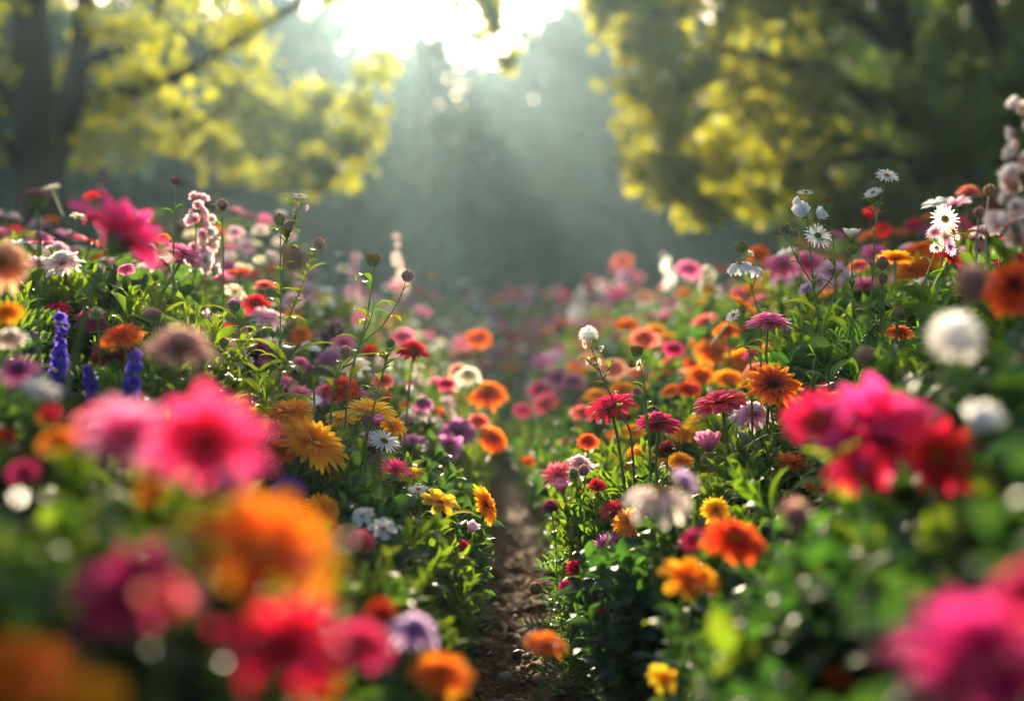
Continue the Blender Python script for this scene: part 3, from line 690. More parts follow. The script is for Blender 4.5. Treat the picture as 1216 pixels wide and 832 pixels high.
(431, 613, 32, 2.2, 'cosmos', 'white', (-.3, -.6, .8), 'white flower with soft petals, left of a white pair', {}),
(455, 628, 36, 2.2, 'cosmos', 'white', (.3, -.7, .7), 'white flower with soft petals, right of a white pair', {}),
(428, 645, 38, 2.0, 'pompom', 'pinkred', (0, -.4, 1), 'coral red ball flower under the white pair', {}),
(558, 631, 24, 2.6, 'cup', 'palepink', (.4, -.3, .8), 'small pale pink flower under the golden leaning flower', {}),
(549, 649, 19, 2.6, 'pompom', 'crimson', (.2, -.4, 1), 'small crimson ball flower at the left path edge', {}),
(505, 630, 18, 2.5, 'pompom', 'red', 'up', 'tiny red flower under the yellow open flower', {}),
(527, 706, 27, 2.5, 'pompom', 'magenta', (.2, -.4, 1), 'dark magenta ball flower low at the left path edge', {}),
(515, 680, 14, 2.5, 'bud', 'orange', 'right', 'tiny orange bud above the dark magenta ball flower', {}),
(530, 640, 14, 2.6, 'bud', 'red', 'up', 'tiny dark red bud in leaves below the yellow open flower', {}),
(326, 508, 46, 2.6, 'calendula', 'amber', (-.1, -.4, 1), 'small golden marigold squeezed between two bigger ones at left', {}),
(405, 497, 42, 2.75, 'calendula', 'yellow', (.1, -.3, 1), 'yellow marigold between the largest golden one and the yellow orange one', {}),
(335, 535, 44, 2.5, 'calendula', 'orange', (.1, -.6, .8), 'orange marigold below left of the largest golden one', {}),
(300, 545, 36, 2.5, 'zinnia', 'pinkred', (.1, -.6, .8), 'rosy zinnia behind the blurred hot pink bloom with dark heart', {}),
# ---- left bed, behind
(491, 416, 42, 3.2, 'dahlia', 'crimson', (.2, -.3, 1), 'bright crimson dahlia on a pale stem behind the golden marigolds', {}),
(440, 419, 24, 3.4, 'pompom', 'crimson', 'up', 'dark red ball flower left of the bright crimson dahlia', {}),
(421, 436, 40, 3.2, 'cosmos', 'cream', 'half', 'cream flower among tall stems of the left bed', {}),
(404, 462, 50, 3.2, 'zinnia', 'redorange', 'half', 'blurred dark orange zinnia below the cream flower', {}),
(455, 452, 30, 3.3, 'zinnia', 'coral', 'half', 'blurred coral zinnia above the yellow orange marigold', {}),
(390, 426, 34, 3.6, 'zinnia', 'orchid', 'side', 'blurred orchid zinnia left of the cream flower', {}),
(355, 398, 34, 4.0, 'zinnia', 'orange', 'half', 'blurred orange zinnia behind the forked tall stem', {}),
(300, 420, 50, 3.2, 'zinnia', 'plum', 'half', 'blurred dark plum zinnia left of the forked tall stem', {}),
(534, 530, 36, 3.6, 'cosmos', 'orchid', (.2, -1, .3), 'rosy purple open flower facing the lens with dark centre', dict(centre='darkred')),
(543, 512, 50, 3.8, 'dahlia', 'orchid', 'half', 'lilac dahlia behind the rosy purple open flower', {}),
(502, 479, 28, 3.6, 'dahlia', 'orchid', 'half', 'lilac ball dahlia above and left of the rosy purple flower', {}),
(530, 456, 24, 4.0, 'zinnia', 'magenta', 'half', 'blurred magenta zinnia in cream flowers of the left bed', {}),
(556, 446, 34, 4.2, 'dahlia', 'cream', 'half', 'blurred cream and gold dahlia by the far left path edge', {}),
(545, 440, 28, 4.4, 'dahlia', 'peach', 'half', 'blurred peach dahlia touching the cream and gold one', {}),
(585, 522, 40, 3.9, 'calendula', 'orange', 'fr', 'blurred orange marigold at the left edge of the far path', {}),
(568, 500, 30, 4.0, 'zinnia', 'coral', 'half', 'blurred coral zinnia above the orange path edge marigold', {}),
(580, 468, 50, 4.5, 'dahlia', 'orange', 'half', 'blurred rust orange dahlia left of the dark gap', {}),
(568, 402, 36, 5.6, 'zinnia', 'orange', 'half', 'far blurred orange zinnia above the rust orange dahlia', {}),
(478, 400, 34, 4.6, 'zinnia', 'pink', 'half', 'far blurred pink zinnia behind the pale seed head stem', {}),
(285, 324, 32, 3.5, 'gerbera', 'redorange', 'up', 'blurred rust red flower standing alone in the upper left', dict(centre='brown')),
(75, 312, 50, 3.0, 'dahlia', 'blush', 'half', 'blurred pale peach bloom left of the tall pink zinnia', {}),
(66, 372, 46, 2.9, 'drooping', 'crimson', 'side', 'blurred dark crimson flower beneath the pale peach bloom', {}),
(110, 380, 46, 3.0, 'zinnia', 'magenta', 'half', 'blurred magenta flower behind the pink zinnia stem', {}),
(150, 320, 24, 2.8, 'zinnia', 'pink', 'half', 'small pink flower behind the tall pink zinnia', {}),
(193, 283, 20, 3.2, 'zinnia', 'orange', 'half', 'small round orange flower right of the tall pink zinnia', {}),
# ---- left bed, near
(143, 284, 140, 1.75, 'ragged', 'hotpink', (.55, .22, .8), 'tall pink zinnia seen from behind, petals lit from above', dict(lean=-.12, sr=.0042, centre='brown', nleaf=1)),
(2, 312, 72, 1.8, 'dahlia', 'peach', 'fr', 'blurred peach orange bloom cut by the left edge', {}),
(8, 372, 46, 1.8, 'zinnia', 'amber', 'half', 'blurred golden bloom under the peach orange one at left edge', {}),
(44, 232, 36, 2.0, 'button', 'dustyrose', (0, -.1, 1), 'tan button seed head standing at the upper left', dict(sr=.003)),
(180, 372, 26, 2.2, 'button', 'dustyrose', 'up', 'small brown seed head right of the orange over crimson flower', {}),
(115, 372, 16, 2.2, 'bud', 'cream', 'up', 'round pale bud left of the orange over crimson flower', {}),
(145, 400, 58, 2.25, 'calendula', 'orange', (-.1, -.5, .9), 'orange spiky flower below the tall pink zinnia', dict(centre='ochre')),
(135, 418, 62, 2.3, 'zinnia', 'maroon', (-.1, -.3, .9), 'dark crimson flower directly under the orange spiky one', {}),
(215, 412, 88, 1.5, 'dahlia', 'dustyrose', (.2, -.35, 1), 'blurred dusty rose and brown bloom left of the slender stems', {}),
(245, 530, 150, 1.05, 'ragged', 'hotpink', (.2, -.9, .9), 'blurred hot pink bloom with dark heart at centre left', dict(centre='darkred', sr=.004)),
(150, 520, 110, 1.15, 'ragged', 'pink', (.1, -.6, .8), 'blurred pink bloom left of the hot pink one with dark heart', {}),
(110, 500, 60, 1.3, 'zinnia', 'pinkred', (-.3, -.6, .8), 'blurred coral pink bloom at far left of the near pink group', {}),
(275, 590, 60, 1.0, 'cup', 'pink', (.2, -.7, .7), 'blurred light pink bloom between the hot pink and orange ones', {}),
(310, 655, 200, .9, 'ragged', 'orange', (.3, -.4, .95), 'huge blurred orange bloom in the lower left', dict(centre='ochre', sr=.004)),
(160, 705, 160, .95, 'ragged', 'magenta', (-.1, -.4, .9), 'blurred dark magenta bloom left of the huge orange one', dict(centre='darkred')),
(195, 720, 70, .85, 'cup', 'coral', (.2, -.8, .5), 'blurred red petals in front of the dark magenta bloom', {}),
(335, 770, 165, .88, 'ragged', 'crimson', (.1, -.4, .9), 'blurred deep crimson bloom under the huge orange one', dict(centre='darkred')),
(375, 800, 60, .9, 'zinnia', 'red', (.3, -.7, .6), 'blurred bright red bloom right of the deep crimson one at bottom', {}),
(430, 765, 84, 1.15, 'zinnia', 'hotpink', (.3, -.4, .9), 'blurred pink bloom between the crimson and pale lilac ones', {}),
(452, 730, 44, 1.4, 'pompom', 'red', 'up', 'blurred brick red ball flower left of the pale lilac bloom', {}),
(492, 748, 64, 1.5, 'dahlia', 'lilac', (.3, -.4, .9), 'blurred pale lilac bloom left of the path', {}),
(524, 800, 82, 1.4, 'calendula', 'orange', (.2, -.4, .9), 'blurred orange marigold at the bottom left of the path', {}),
(20, 800, 160, .8, 'calendula', 'orange', (.2, -.3, .9), 'huge blurred orange bloom in the bottom left corner', dict(centre='ochre')),
(110, 828, 90, .8, 'calendula', 'amber', (.2, -.5, .9), 'blurred golden bloom right of the corner orange one', {}),
(70, 525, 52, 1.3, 'zinnia', 'orange', 'half', 'blurred small orange bloom left of the near pink group', {}),
(180, 584, 44, 1.25, 'zinnia', 'amber', 'half', 'blurred golden bloom under the near pink group', {}),
(22, 438, 48, 1.6, 'dahlia', 'orchid', 'half', 'blurred mauve bloom at the left edge beside purple spikes', {}),
(48, 462, 50, 1.5, 'cosmos', 'white', (.3, -.3, .9), 'blurred bluish white flower below the mauve bloom', {}),
(60, 492, 34, 1.5, 'drooping', 'crimson', 'side', 'blurred crimson flower under the bluish white one', {}),
(5, 520, 30, 1.6, 'zinnia', 'red', 'half', 'small red flower at the left edge under the mauve bloom', {}),
(28, 560, 40, 1.4, 'zinnia', 'magenta', 'half', 'small blurred magenta flower low at the left edge', {}),
(22, 590, 26, 1.5, 'cosmos', 'white', 'fr', 'small blurred white flower low at the left edge', {}),
(12, 402, 40, 1.9, 'dahlia', 'blush', 'half', 'blurred pale bloom at the left edge above the mauve one', {}),
]
for e in exec_list:
    if e[4] is None: continue
    H(*e[:8], **e[8])

# ------------------------------------------------------------------ tall wild stems with several heads
def wild(name, cat, label, d, strokes, heads, nleaf=5, L=.05, wr=.2, lm=0, smat=None, sr=.0019, centre='yellow', hairs=0):
    smat = smat or STEM
    b0 = P(*strokes[0][0], d); bx, by = b0.x+(.01 if b0.x > 0 else -.01), b0.y+.01
    bz = float(mound(np.array(bx), np.array(by)))-.01
    root = empty(name, (bx, by, bz), label, cat); b = np.array((bx, by, bz))
    fo = MB(); allp = []
    for si, st in enumerate(strokes):
        dd = d+(0 if si == 0 else .03*math.sin(si*2.3))
        pts = [np.array(P(x, y, d+(dd-d)*k/max(1, len(st)-1)))-b for k, (x, y) in enumerate(st)]
        if si == 0: pts = [np.zeros(3)]+pts
        s = spline(pts, 18); r0 = sr*(1 if si == 0 else .75)
        mb = MB(); tube(mb, s, np.linspace(r0*1.3, r0*.6, len(s)), 6); obj('stem', mb.mesh('stem', [smat]), root)
        stem_leaves(fo, s, nleaf if si == 0 else max(1, nleaf//2), L, int(st[-1][0])+si, .3 if si == 0 else .2, .93, wr)
        if hairs:
            rs = np.random.RandomState(si)
            for i in range(hairs):
                k = .35+.6*rs.rand(); p = s[int(k*(len(s)-1))]; v, f, uv = petal(.012+.012*rs.rand(), .0022, .9, .2, nv=3, nu=2)
                fo.add(v@rotz(rs.rand()*6.3).T+p, f, uv, rs.rand())
    obj('foliage', fo.mesh('foliage', [LM[lm]]), root)
    for (x, y, wp, typ, col, dr) in heads:
        n = DIR[dr] if isinstance(dr, str) else dr
        kd = BL[typ, 0][2]
        HEROES.append((x, y, wp*.5, d)); co = head_objs(typ, col, P(x, y, d), wp/2*d/F, n, root, b, centre if kd == 'g' else ('p' if col in ('dustyrose', 'magenta', 'plum') else 'g'),
                       part='flower_head' if kd == 'g' else 'seed_head', sub=True)
    LMARK.append((strokes[0][-1][0], strokes[0][-1][1], label)); return root

wild('knapweed', 'knapweed', 'tall slender forked stem topped by a pale tuft and two dark seed heads', 2.6,
     [[(315, 560), (330, 490), (333, 380), (333, 265)], [(334, 350), (340, 290), (350, 262), (356, 236)], [(331, 410), (352, 355), (378, 292)], [(333, 300), (342, 278), (343, 270)]],
     [(332, 259, 17, 'thistle', 'maroon', (0, -.1, 1)), (356, 233, 20, 'daisy', 'blush', (.1, -.4, 1)), (352, 245, 14, 'daisy', 'blush', (-.6, -.5, .4)), (361, 246, 10, 'cup', 'blush', (.8, -.3, -.2)),
      (379, 289, 16, 'bud', 'dustyrose', (.4, -.1, 1)), (343, 268, 13, 'bud', 'dustyrose', (.3, -.1, 1))], 11, .045, .2, 0, hairs=60)
wild('tickseed', 'tickseed', 'tall stem with flat yellow button head and side branch to a round bud', 2.65,
     [[(408, 530), (418, 440), (430, 400), (441, 345), (443, 315)], [(428, 408), (455, 385), (474, 355), (482, 333)], [(430, 400), (440, 380), (444, 360)], [(420, 430), (405, 440), (395, 470)]],
     [(443, 307, 24, 'button', 'ochre', (0, -.2, 1)), (484, 327, 17, 'bud', 'dustyrose', (.2, -.1, 1))], 6, .055, .17, 0)
wild('knapweed', 'knapweed', 'short stem with a round purple bud and a small green bud at left centre', 2.55,
     [[(300, 520), (292, 440), (285, 400), (280, 370)], [(287, 430), (272, 425), (266, 410)], [(290, 450), (270, 440), (262, 415)]],
     [(278, 361, 20, 'thistle', 'orchid', (-.1, -.1, 1)), (266, 406, 14, 'bud', 'yellow', 'up')], 8, .065, .16, 0)
wild('knapweed', 'knapweed', 'dark stem with a brown round bud leaning right above the golden marigolds', 2.65,
     [[(392, 520), (396, 460), (408, 424)]], [(410, 417, 16, 'bud', 'dustyrose', (.1, -.1, 1))], 3, .04)
wild('knapweed', 'knapweed', 'short stem with a dark plum bud just above the golden marigolds', 2.6,
     [[(373, 500), (371, 448)]], [(370, 439, 17, 'thistle', 'plum', (0, -.1, 1))], 2, .04)
wild('knapweed', 'knapweed', 'branching stem with tiny dark buds rising over the yellow orange marigold', 2.6,
     [[(428, 560), (440, 500), (452, 450), (462, 414)], [(440, 505), (434, 498)], [(452, 452), (458, 430), (454, 422)]],
     [(464, 407, 12, 'bud', 'maroon', (.1, -.1, 1)), (436, 497, 18, 'bud', 'magenta', (-.3, -.2, 1)), (454, 420, 9, 'bud', 'dustyrose', 'up')], 8, .045)
wild('field_scabious', 'scabious', 'reddish leaning stem with a white tufted head and fringed bracts, right of centre', 2.65,
     [[(752, 545), (735, 490), (716, 450), (702, 412)], [(716, 450), (722, 440), (728, 425)], [(712, 440), (702, 432), (695, 425)]],
     [(699, 398, 30, 'tuft', 'white', (-.1, -.3, 1)), (694, 408, 14, 'daisy', 'cream', (-.8, -.3, -.2)), (710, 412, 12, 'cup', 'cream', (.8, -.2, -.3)), (698, 428, 12, 'daisy', 'blush', (-.8, -.3, .1)), (712, 430, 11, 'daisy', 'cream', (.8, -.3, .1))], 7, .028, .2, 0, STEMB)
wild('tickseed', 'tickseed', 'straight stem with an ochre and green button seed head right of the white tufted stem', 2.65,
     [[(772, 545), (768, 490), (764, 450), (757, 422)], [(771, 520), (762, 470), (757, 462)]],
     [(756, 415, 21, 'button', 'ochre', (0, -.2, 1)), (758, 433, 16, 'daisy', 'cream', (.6, -.3, -.1)), (750, 432, 12, 'button', 'ochre', (-.8, -.2, .2)), (756, 464, 11, 'bud', 'dustyrose', 'up')], 4, .03)
wild('white_aster', 'white aster', 'stem with a loose spray of white asters, lime tip and a maroon bud', 2.7,
     [[(985, 470), (974, 400), (966, 340), (962, 290), (957, 236)], [(967, 340), (945, 305), (935, 280)], [(970, 350), (990, 325), (990, 290), (984, 252)], [(974, 400), (990, 350), (992, 320)]],
     [(957, 229, 22, 'daisy', 'cream', (0, -.4, 1)), (950, 240, 14, 'cup', 'white', (-.7, -.3, .2)), (955, 256, 30, 'cup', 'white', (-.4, -.6, .5)), (970, 258, 24, 'cup', 'white', (.5, -.6, .5)), (971, 280, 36, 'daisy', 'white', (.1, -.8, .5)),
      (983, 243, 19, 'thistle', 'maroon', (.1, -.1, 1)), (932, 270, 15, 'bud', 'peach', (-.4, -.1, 1)), (943, 276, 12, 'bud', 'peach', 'up')], 8, .05, .14, 0, centre='green')
wild('white_aster', 'white aster', 'tall upright stem crowned by two small white asters, highest white flowers at right', 2.7,
     [[(1026, 480), (1030, 400), (1036, 330), (1041, 260), (1052, 215)], [(1041, 262), (1036, 240)]],
     [(1053, 209, 31, 'daisy', 'white', (.1, -.6, .8)), (1037, 229, 24, 'daisy', 'white', (-.4, -.5, .8))], 8, .032, .18, 0)
wild('white_aster', 'white aster', 'stem with one cup shaped creamy flower and green bract between two taller white stems', 2.7,
     [[(1014, 460), (1013, 380), (1011, 295)]], [(1011, 284, 26, 'cup', 'cream', (0, -.15, 1)), (1013, 296, 14, 'bud', 'yellow', 'up')], 5, .04, .2, 1)
wild('white_aster', 'white aster', 'dense white aster cluster with one open orange centred daisy on top', 2.75,
     [[(1098, 430), (1108, 370), (1118, 310), (1122, 270)], [(1108, 370), (1098, 340), (1110, 300)]],
     [(1122, 260, 36, 'daisy', 'white', (.05, -1, .3)), (1132, 275, 26, 'daisy', 'blush', (.6, -.6, .5)), (1110, 276, 24, 'aster', 'palepink', (-.5, -.5, .6)), (1122, 282, 26, 'aster', 'blush', (.2, -.8, .4)), (1128, 293, 24, 'daisy', 'lilac', (.4, -.6, .2)), (1112, 294, 18, 'daisy', 'white', (-.3, -.7, .6))],
     9, .06, .1, 0, centre='yellow')
wild('white_aster', 'white aster', 'leaning stem with hanging white petals, leftmost white spray of the right bed', 2.9,
     [[(903, 400), (900, 370), (892, 340), (883, 300)], [(892, 345), (900, 320), (896, 305)]],
     [(880, 293, 17, 'bud', 'ochre', (-.1, -.2, 1)), (878, 314, 30, 'nodding', 'white', (-.2, -.3, 1)), (893, 316, 30, 'nodding', 'white', (.3, -.3, 1)), (888, 304, 13, 'cup', 'cream', (.5, -.3, .5))], 4, .04)
wild('white_aster', 'white aster', 'small white aster on a thin curved stem left of the soft pink flat flower', 2.75,
     [[(892, 450), (885, 410), (876, 378)]], [(871, 374, 22, 'daisy', 'white', (-.5, -.5, .8)), (881, 365, 10, 'bud', 'yellow', 'up')], 3, .04)
wild('knapweed', 'knapweed', 'dark stem with a maroon closed bud under the pale pink cup flower', 2.55,
     [[(850, 640), (845, 590), (840, 552)]], [(838, 545, 14, 'bud', 'maroon', (0, -.1, 1))], 2, .04)
wild('knapweed', 'knapweed', 'low stem with hairy brown buds beside the pale pink flower at the right path edge', 2.8,
     [[(690, 610), (686, 580), (682, 560)], [(688, 590), (696, 572), (694, 562)]], [(693, 558, 15, 'bud', 'dustyrose', (.2, -.1, 1)), (681, 561, 13, 'bud', 'blush', (-.3, -.1, 1))], 3, .035)
wild('knapweed', 'knapweed', 'thin stem with small brown bud left of the dense white aster cluster', 2.7,
     [[(1048, 440), (1050, 380), (1049, 336)]], [(1049, 330, 13, 'bud', 'dustyrose', 'up')], 6, .06, .12)
wild('knapweed', 'knapweed', 'green stem with blurred round seed head right of the two pale spikes', 3.0,
     [[(265, 330), (264, 280), (264, 248)]], [(264, 243, 16, 'bud', 'dustyrose', 'up')], 2, .04)
wild('knapweed', 'knapweed', 'blurred stem with a brown seed head under the hanging yellow leaves at left', 2.9,
     [[(206, 300), (208, 250), (209, 222)]], [(209, 213, 16, 'button', 'dustyrose', 'up')], 2, .04)
wild('weed', 'weed', 'upright leafy weed with long lit leaves between forked stem and purple bud', 2.55,
     [[(316, 540), (316, 480), (322, 430)], [(316, 490), (300, 440), (290, 400)], [(318, 470), (335, 440), (345, 425)]], [], 10, .09, .15, 0)
wild('weed', 'weed', 'leafy weed with pale pointed leaves reaching toward the golden leaning flower', 2.65,
     [[(500, 700), (500, 660), (515, 630), (540, 620)], [(500, 660), (480, 640), (470, 620)]], [], 9, .075, .18, 0)
wild('weed', 'weed', 'sprig of broad sunlit leaves standing below the pale pink cup flower', 2.6,
     [[(860, 660), (858, 620), (852, 585)], [(858, 620), (875, 600), (885, 580)], [(858, 625), (838, 600), (825, 585)]], [], 9, .085, .33, 0)
wild('weed', 'weed', 'long narrow arching leaves beside the orange red gerbera stem', 2.65,
     [[(900, 620), (905, 570), (915, 540)], [(905, 575), (890, 550), (880, 535)]], [], 10, .1, .09, 2)

def clump_plant(px, py, d, kd, n, R, label, mat):
    p = P(px, py, d); b = np.array((p.x, p.y, max(0., float(mound(np.array(p.x), np.array(p.y)))-.01))); hgt = p.z-b[2]
    root = empty('leafy_plant', b, label, 'plant'); rs = np.random.RandomState(int(px)); mb = MB(); st = MB()
    for i in range(n):
        q = np.clip(rs.normal(0, .5, 2), -1.1, 1.1)*R; z = hgt*(.25+.75*rs.rand())-.06
        tp = b+np.array([q[0]*1.2, q[1], max(z, 0)+.09]); tx, ty = proj(tp)
        if any(tp[1] < hd+.02 and (tx-hx)**2+(ty-hy)**2 < (hr+.07/tp[1]*F)**2 for hx, hy, hr, hd in HEROES if hr > 14 or d < 2): continue
        dr = np.array([q[0]/R*.7, q[1]/R*.6-.2, .8])
        arr = SH[kd][rs.randint(4)]; o_ = np.array([q[0], q[1], max(z, 0)])
        mb.merge((arr[0], arr[1], arr[2], arr[3], arr[4]*0), basis(dr, rs.rand()*6)*rs.uniform(.8, 1.25), o_, r=rs.rand())
        if i % 5 == 0: tube(st, spline([(0, 0, -.01), o_*.5+np.array([0, 0, .01]), o_], 6), .0016, 4)
    obj('stem', st.mesh('stem', [STEM]), root); obj('foliage', mb.mesh('foliage', [mat]), root)
clump_plant(752, 775, 2.75, 2, 70, .09, 'low feathery green clump at the right path edge near the bottom', LM[3])
clump_plant(716, 640, 2.9, 2, 50, .06, 'feathery bright green clump under the rosy flowers at the right path edge', LM[3])
clump_plant(478, 700, 2.65, 0, 40, .05, 'small lance leaved clump at the left path edge by the dark magenta ball flower', LM[0])
clump_plant(1090, 400, 2.9, 2, 90, .14, 'tall feathery green plant around the base of the dense white aster cluster', LM[3])
clump_plant(985, 410, 2.9, 2, 80, .13, 'feathery dark green plant right of the soft pink flat flower', LM[3])
clump_plant(1090, 765, 1.55, 1, 45, .13, 'broad leaved plant catching the sun below the big hot pink bloom', LM[0])
clump_plant(1110, 640, 1.4, 1, 60, .12, 'broad leaved plant at the right under the cool white flower', LM[0])
clump_plant(110, 625, 1.2, 1, 60, .1, 'blurred lime green leafy plant at lower left below the near pink group', LM[0])

# ------------------------------------------------------------------ flower spikes
def spike(name, cat, label, x0, y0, x1, y1, d, color, fl, fs, n, group=None, taper=.5, wid=1.):
    top, bot = np.array(P(x0, y0, d)), np.array(P(x1, y1, d)); bx, by = bot[0], bot[1]+.01
    bz = float(mound(np.array(bx), np.array(by)))-.01; b = np.array((bx, by, min(bz, bot[2]-.05)))
    root = empty(name, b, label, cat, group); pts = spline([b*0, bot-b, top-b], 16)
    mb = MB(); tube(mb, pts, np.linspace(.003, .0012, len(pts)), 6); obj('stem', mb.mesh('stem', [STEM]), root)
    mb = MB(); stem_leaves(mb, pts, 5, .06, int(x0), .05, .55); obj('foliage', mb.mesh('foliage', [LM[1]]), root)
    fm = MB(); arr = BL[fl, 0][3]; rs = np.random.RandomState(int(x0+y0)); axis = top-bot
    for i in range(n):
        t = i/n; a = i*2.39996+rs.rand()*.4; r = fs*(1-taper*t)*(.65+.7*rs.rand())
        if rs.rand() < .12: continue
        nrm = np.array([math.cos(a), math.sin(a), -.2+.9*t+rs.normal(0, .3)]); p = bot+axis*(t+rs.normal(0, .012))-b+nrm*r*(.35+.4*rs.rand())*wid
        fm.merge(arr, basis(nrm, rs.rand()*6)*r, p, r=rs.rand(), m=0)
    for q in np.linspace(0, 1, 5): HEROES.append((x0+(x1-x0)*q, y0+(y1-y0)*q, 9, d))
    obj('florets', fm.mesh('florets', [PM[color]]), root)
    LMARK.append((x0, y0, label)); return root
spike('salvia', 'salvia', 'deep blue violet flower spike at far left, tallest of the three', 72, 372, 70, 470, 2.3, 'violetblue', 'cosmos', .015, 50)
spike('salvia', 'salvia', 'pale violet flower spike at the far left, standing left of the three blue ones', 40, 395, 44, 450, 2.5, 'lilac', 'cosmos', .016, 34)
spike('salvia', 'salvia', 'blue violet flower spike with tapered tip, right one of the three', 162, 418, 152, 490, 2.2, 'violetblue', 'cosmos', .015, 48)
spike('salvia', 'salvia', 'short blue violet flower spike between the two taller ones', 104, 436, 112, 484, 2.3, 'violetblue', 'cosmos', .013, 36)
spike('foxglove', 'foxglove', 'pale pink flower spike cut by the right edge, tallest plant on the right', 1215, 128, 1206, 290, 1.95, 'blush', 'cup', .024, 26, wid=1.2)
spike('foxglove', 'foxglove', 'blurred pale pink flower spike behind the tall pink zinnia', 236, 232, 232, 312, 3.2, 'palepink', 'cup', .022, 24)
spike('foxglove', 'foxglove', 'blurred cream spike right of the pale pink spike at left', 246, 256, 244, 318, 3.2, 'blush', 'cup', .02, 18)
spike('foxglove', 'foxglove', 'far cream spike next to the lone pink zinnia in the right bed', 842, 316, 842, 345, 4.9, 'cream', 'cup', .022, 16)
spike('foxglove', 'foxglove', 'far pale pink spike left of the yellow button stem', 423, 295, 418, 350, 4.6, 'palepink', 'daisy', .028, 14)
spike('foxglove', 'foxglove', 'far pinkish spike seen between yellow button stem and seed bud', 470, 276, 475, 340, 5.0, 'blush', 'daisy', .026, 13)
spike('foxglove', 'foxglove', 'far faint white spike over the middle of the garden', 690, 335, 686, 375, 8.0, 'white', 'daisy', .045, 10)
spike('foxglove', 'foxglove', 'far faint white spike left of the lone pink zinnia', 790, 300, 794, 345, 6.0, 'white', 'daisy', .032, 10)

# ------------------------------------------------------------------ the mass of further flowers, each one object
CN = dict(crimson='crimson', red='red', hotpink='hot pink', pink='pink', palepink='pale pink', blush='blush', magenta='magenta', orchid='orchid purple', orange='orange', amber='golden', yellow='yellow',
          redorange='orange red', coral='coral', peach='peach', cream='cream', white='white', lilac='lilac', plum='dark plum')
LAND = [(145, 283, 'tall pink zinnia'), (333, 262, 'tall forked stem'), (443, 307, 'yellow button stem'), (484, 327, 'seed bud on the side branch'), (278, 361, 'round purple bud'), (491, 416, 'bright crimson dahlia'), (534, 530, 'rosy purple open flower'),
        (580, 468, 'rust orange dahlia'), (605, 460, 'dark gap over the path'), (648, 478, 'bright red zinnia at the far path'), (699, 398, 'white tufted stem'), (756, 415, 'ochre button stem'), (818, 318, 'lone far pink zinnia'), (850, 425, 'orange marigold patch'),
        (912, 380, 'soft pink flat flower'), (880, 305, 'hanging white spray'), (971, 275, 'white aster spray'), (1053, 209, 'highest white asters'), (1122, 265, 'dense white aster cluster'), (1205, 342, 'vivid orange red bloom at the right edge'),
        (285, 324, 'rust red flower at upper left'), (235, 270, 'pale pink spike at left'), (44, 232, 'tan button seed head'), (372, 520, 'largest golden marigold'), (725, 486, 'crimson drooping flower'), (668, 560, 'rosy fluffy path edge flower'), (1155, 330, 'plum thistle head'),
        (75, 400, 'tallest violet spike'), (145, 400, 'orange spiky flower'), (575, 600, 'golden leaning flower'), (568, 402, 'far orange zinnia'), (460, 460, 'tiny dark buds'), (400, 460, 'cream flower')]
used = set()
def auto_label(col, kname, px, py, y, size):
    dist = 'sharp' if y < 3.1 else 'softly blurred' if y < 4.6 else 'blurred' if y < 7 else 'far blurred'
    for (lx, ly, ln) in sorted(LAND, key=lambda t: (t[0]-px)**2+(t[1]-py)**2):
        dx, dy = px-lx, py-ly
        rel = ('right of' if dx > 0 else 'left of') if abs(dx) > 2*abs(dy) else ('below' if dy > 0 else 'above') if abs(dy) > 2*abs(dx) else ('below and right of' if dx > 0 else 'below and left of') if dy > 0 else ('above and right of' if dx > 0 else 'above and left of')
        for near in ('close', 'well'):
            if (math.hypot(dx, dy) < 45) != (near == 'close'): continue
            lab = f"{dist} {size}{CN[col]} {kname} {near} {rel} the {ln}"
            if lab not in used and len(lab.split()) <= 16: used.add(lab); return lab
    return f"{dist} {CN[col]} {kname}"
def palette(px, py, y):
    if px < 300: return [('palepink', 3), ('blush', 3), ('cream', 3), ('crimson', 2), ('orange', 2), ('white', 2), ('magenta', 2), ('pink', 2)]
    if px < 480: return [('palepink', 4), ('pink', 4), ('white', 3), ('coral', 3), ('cream', 3), ('orange', 2), ('crimson', 1)]
    if px < 600 and py < 480: return [('cream', 7), ('white', 6), ('palepink', 2), ('orchid', 2), ('magenta', 2), ('orange', 2), ('hotpink', 1)]
    if px < 610: return [('orange', 3), ('orchid', 3), ('crimson', 1), ('palepink', 2), ('redorange', 2)]
    if y > 6: return [('palepink', 3), ('coral', 2), ('white', 4), ('magenta', 3), ('peach', 2), ('pink', 3), ('orchid', 2), ('orange', 1)]
    if px < 920: return [('amber', 6), ('orange', 7), ('coral', 3), ('redorange', 3), ('peach', 3), ('magenta', 1), ('cream', 2), ('yellow', 3), ('white', 1)]
    return [('pink', 4), ('palepink', 3), ('orange', 3), ('crimson', 2), ('white', 2), ('coral', 2), ('amber', 2)]
FT = [('zinnia', 'zinnia'), ('dahlia', 'dahlia'), ('calendula', 'marigold'), ('daisy', 'daisy'), ('cosmos', 'cosmos'), ('aster', 'aster'), ('drooping', 'chrysanthemum'), ('pompom', 'pompom flower'), ('cup', 'rose'), ('bud', 'flower bud')]
taken = [(a, b) for a, b, _ in LMARK]
far_me = {}
def far_mesh(typ, col, var):
    k = (typ, col, var)
    if k not in far_me:
        mb = MB(); c, e = BL[typ, var][3], BL[typ, var][4]
        mb.merge(c, m=0)
        if e: mb.merge(e, m=1)
        tube(mb, np.array([(0, 0, -.05), (.02, .05, -1.2), (.05, .1, -2.6)]), .07, 5, m=2)
        far_me[k] = mb.mesh('flower', [PM[col], CM['ochre' if col in ('white', 'cream', 'amber', 'orange', 'yellow') else 'brown'], STEM])
    return far_me[k]
rr = np.random.RandomState(77); made = 0; tries = 0; counts = {}
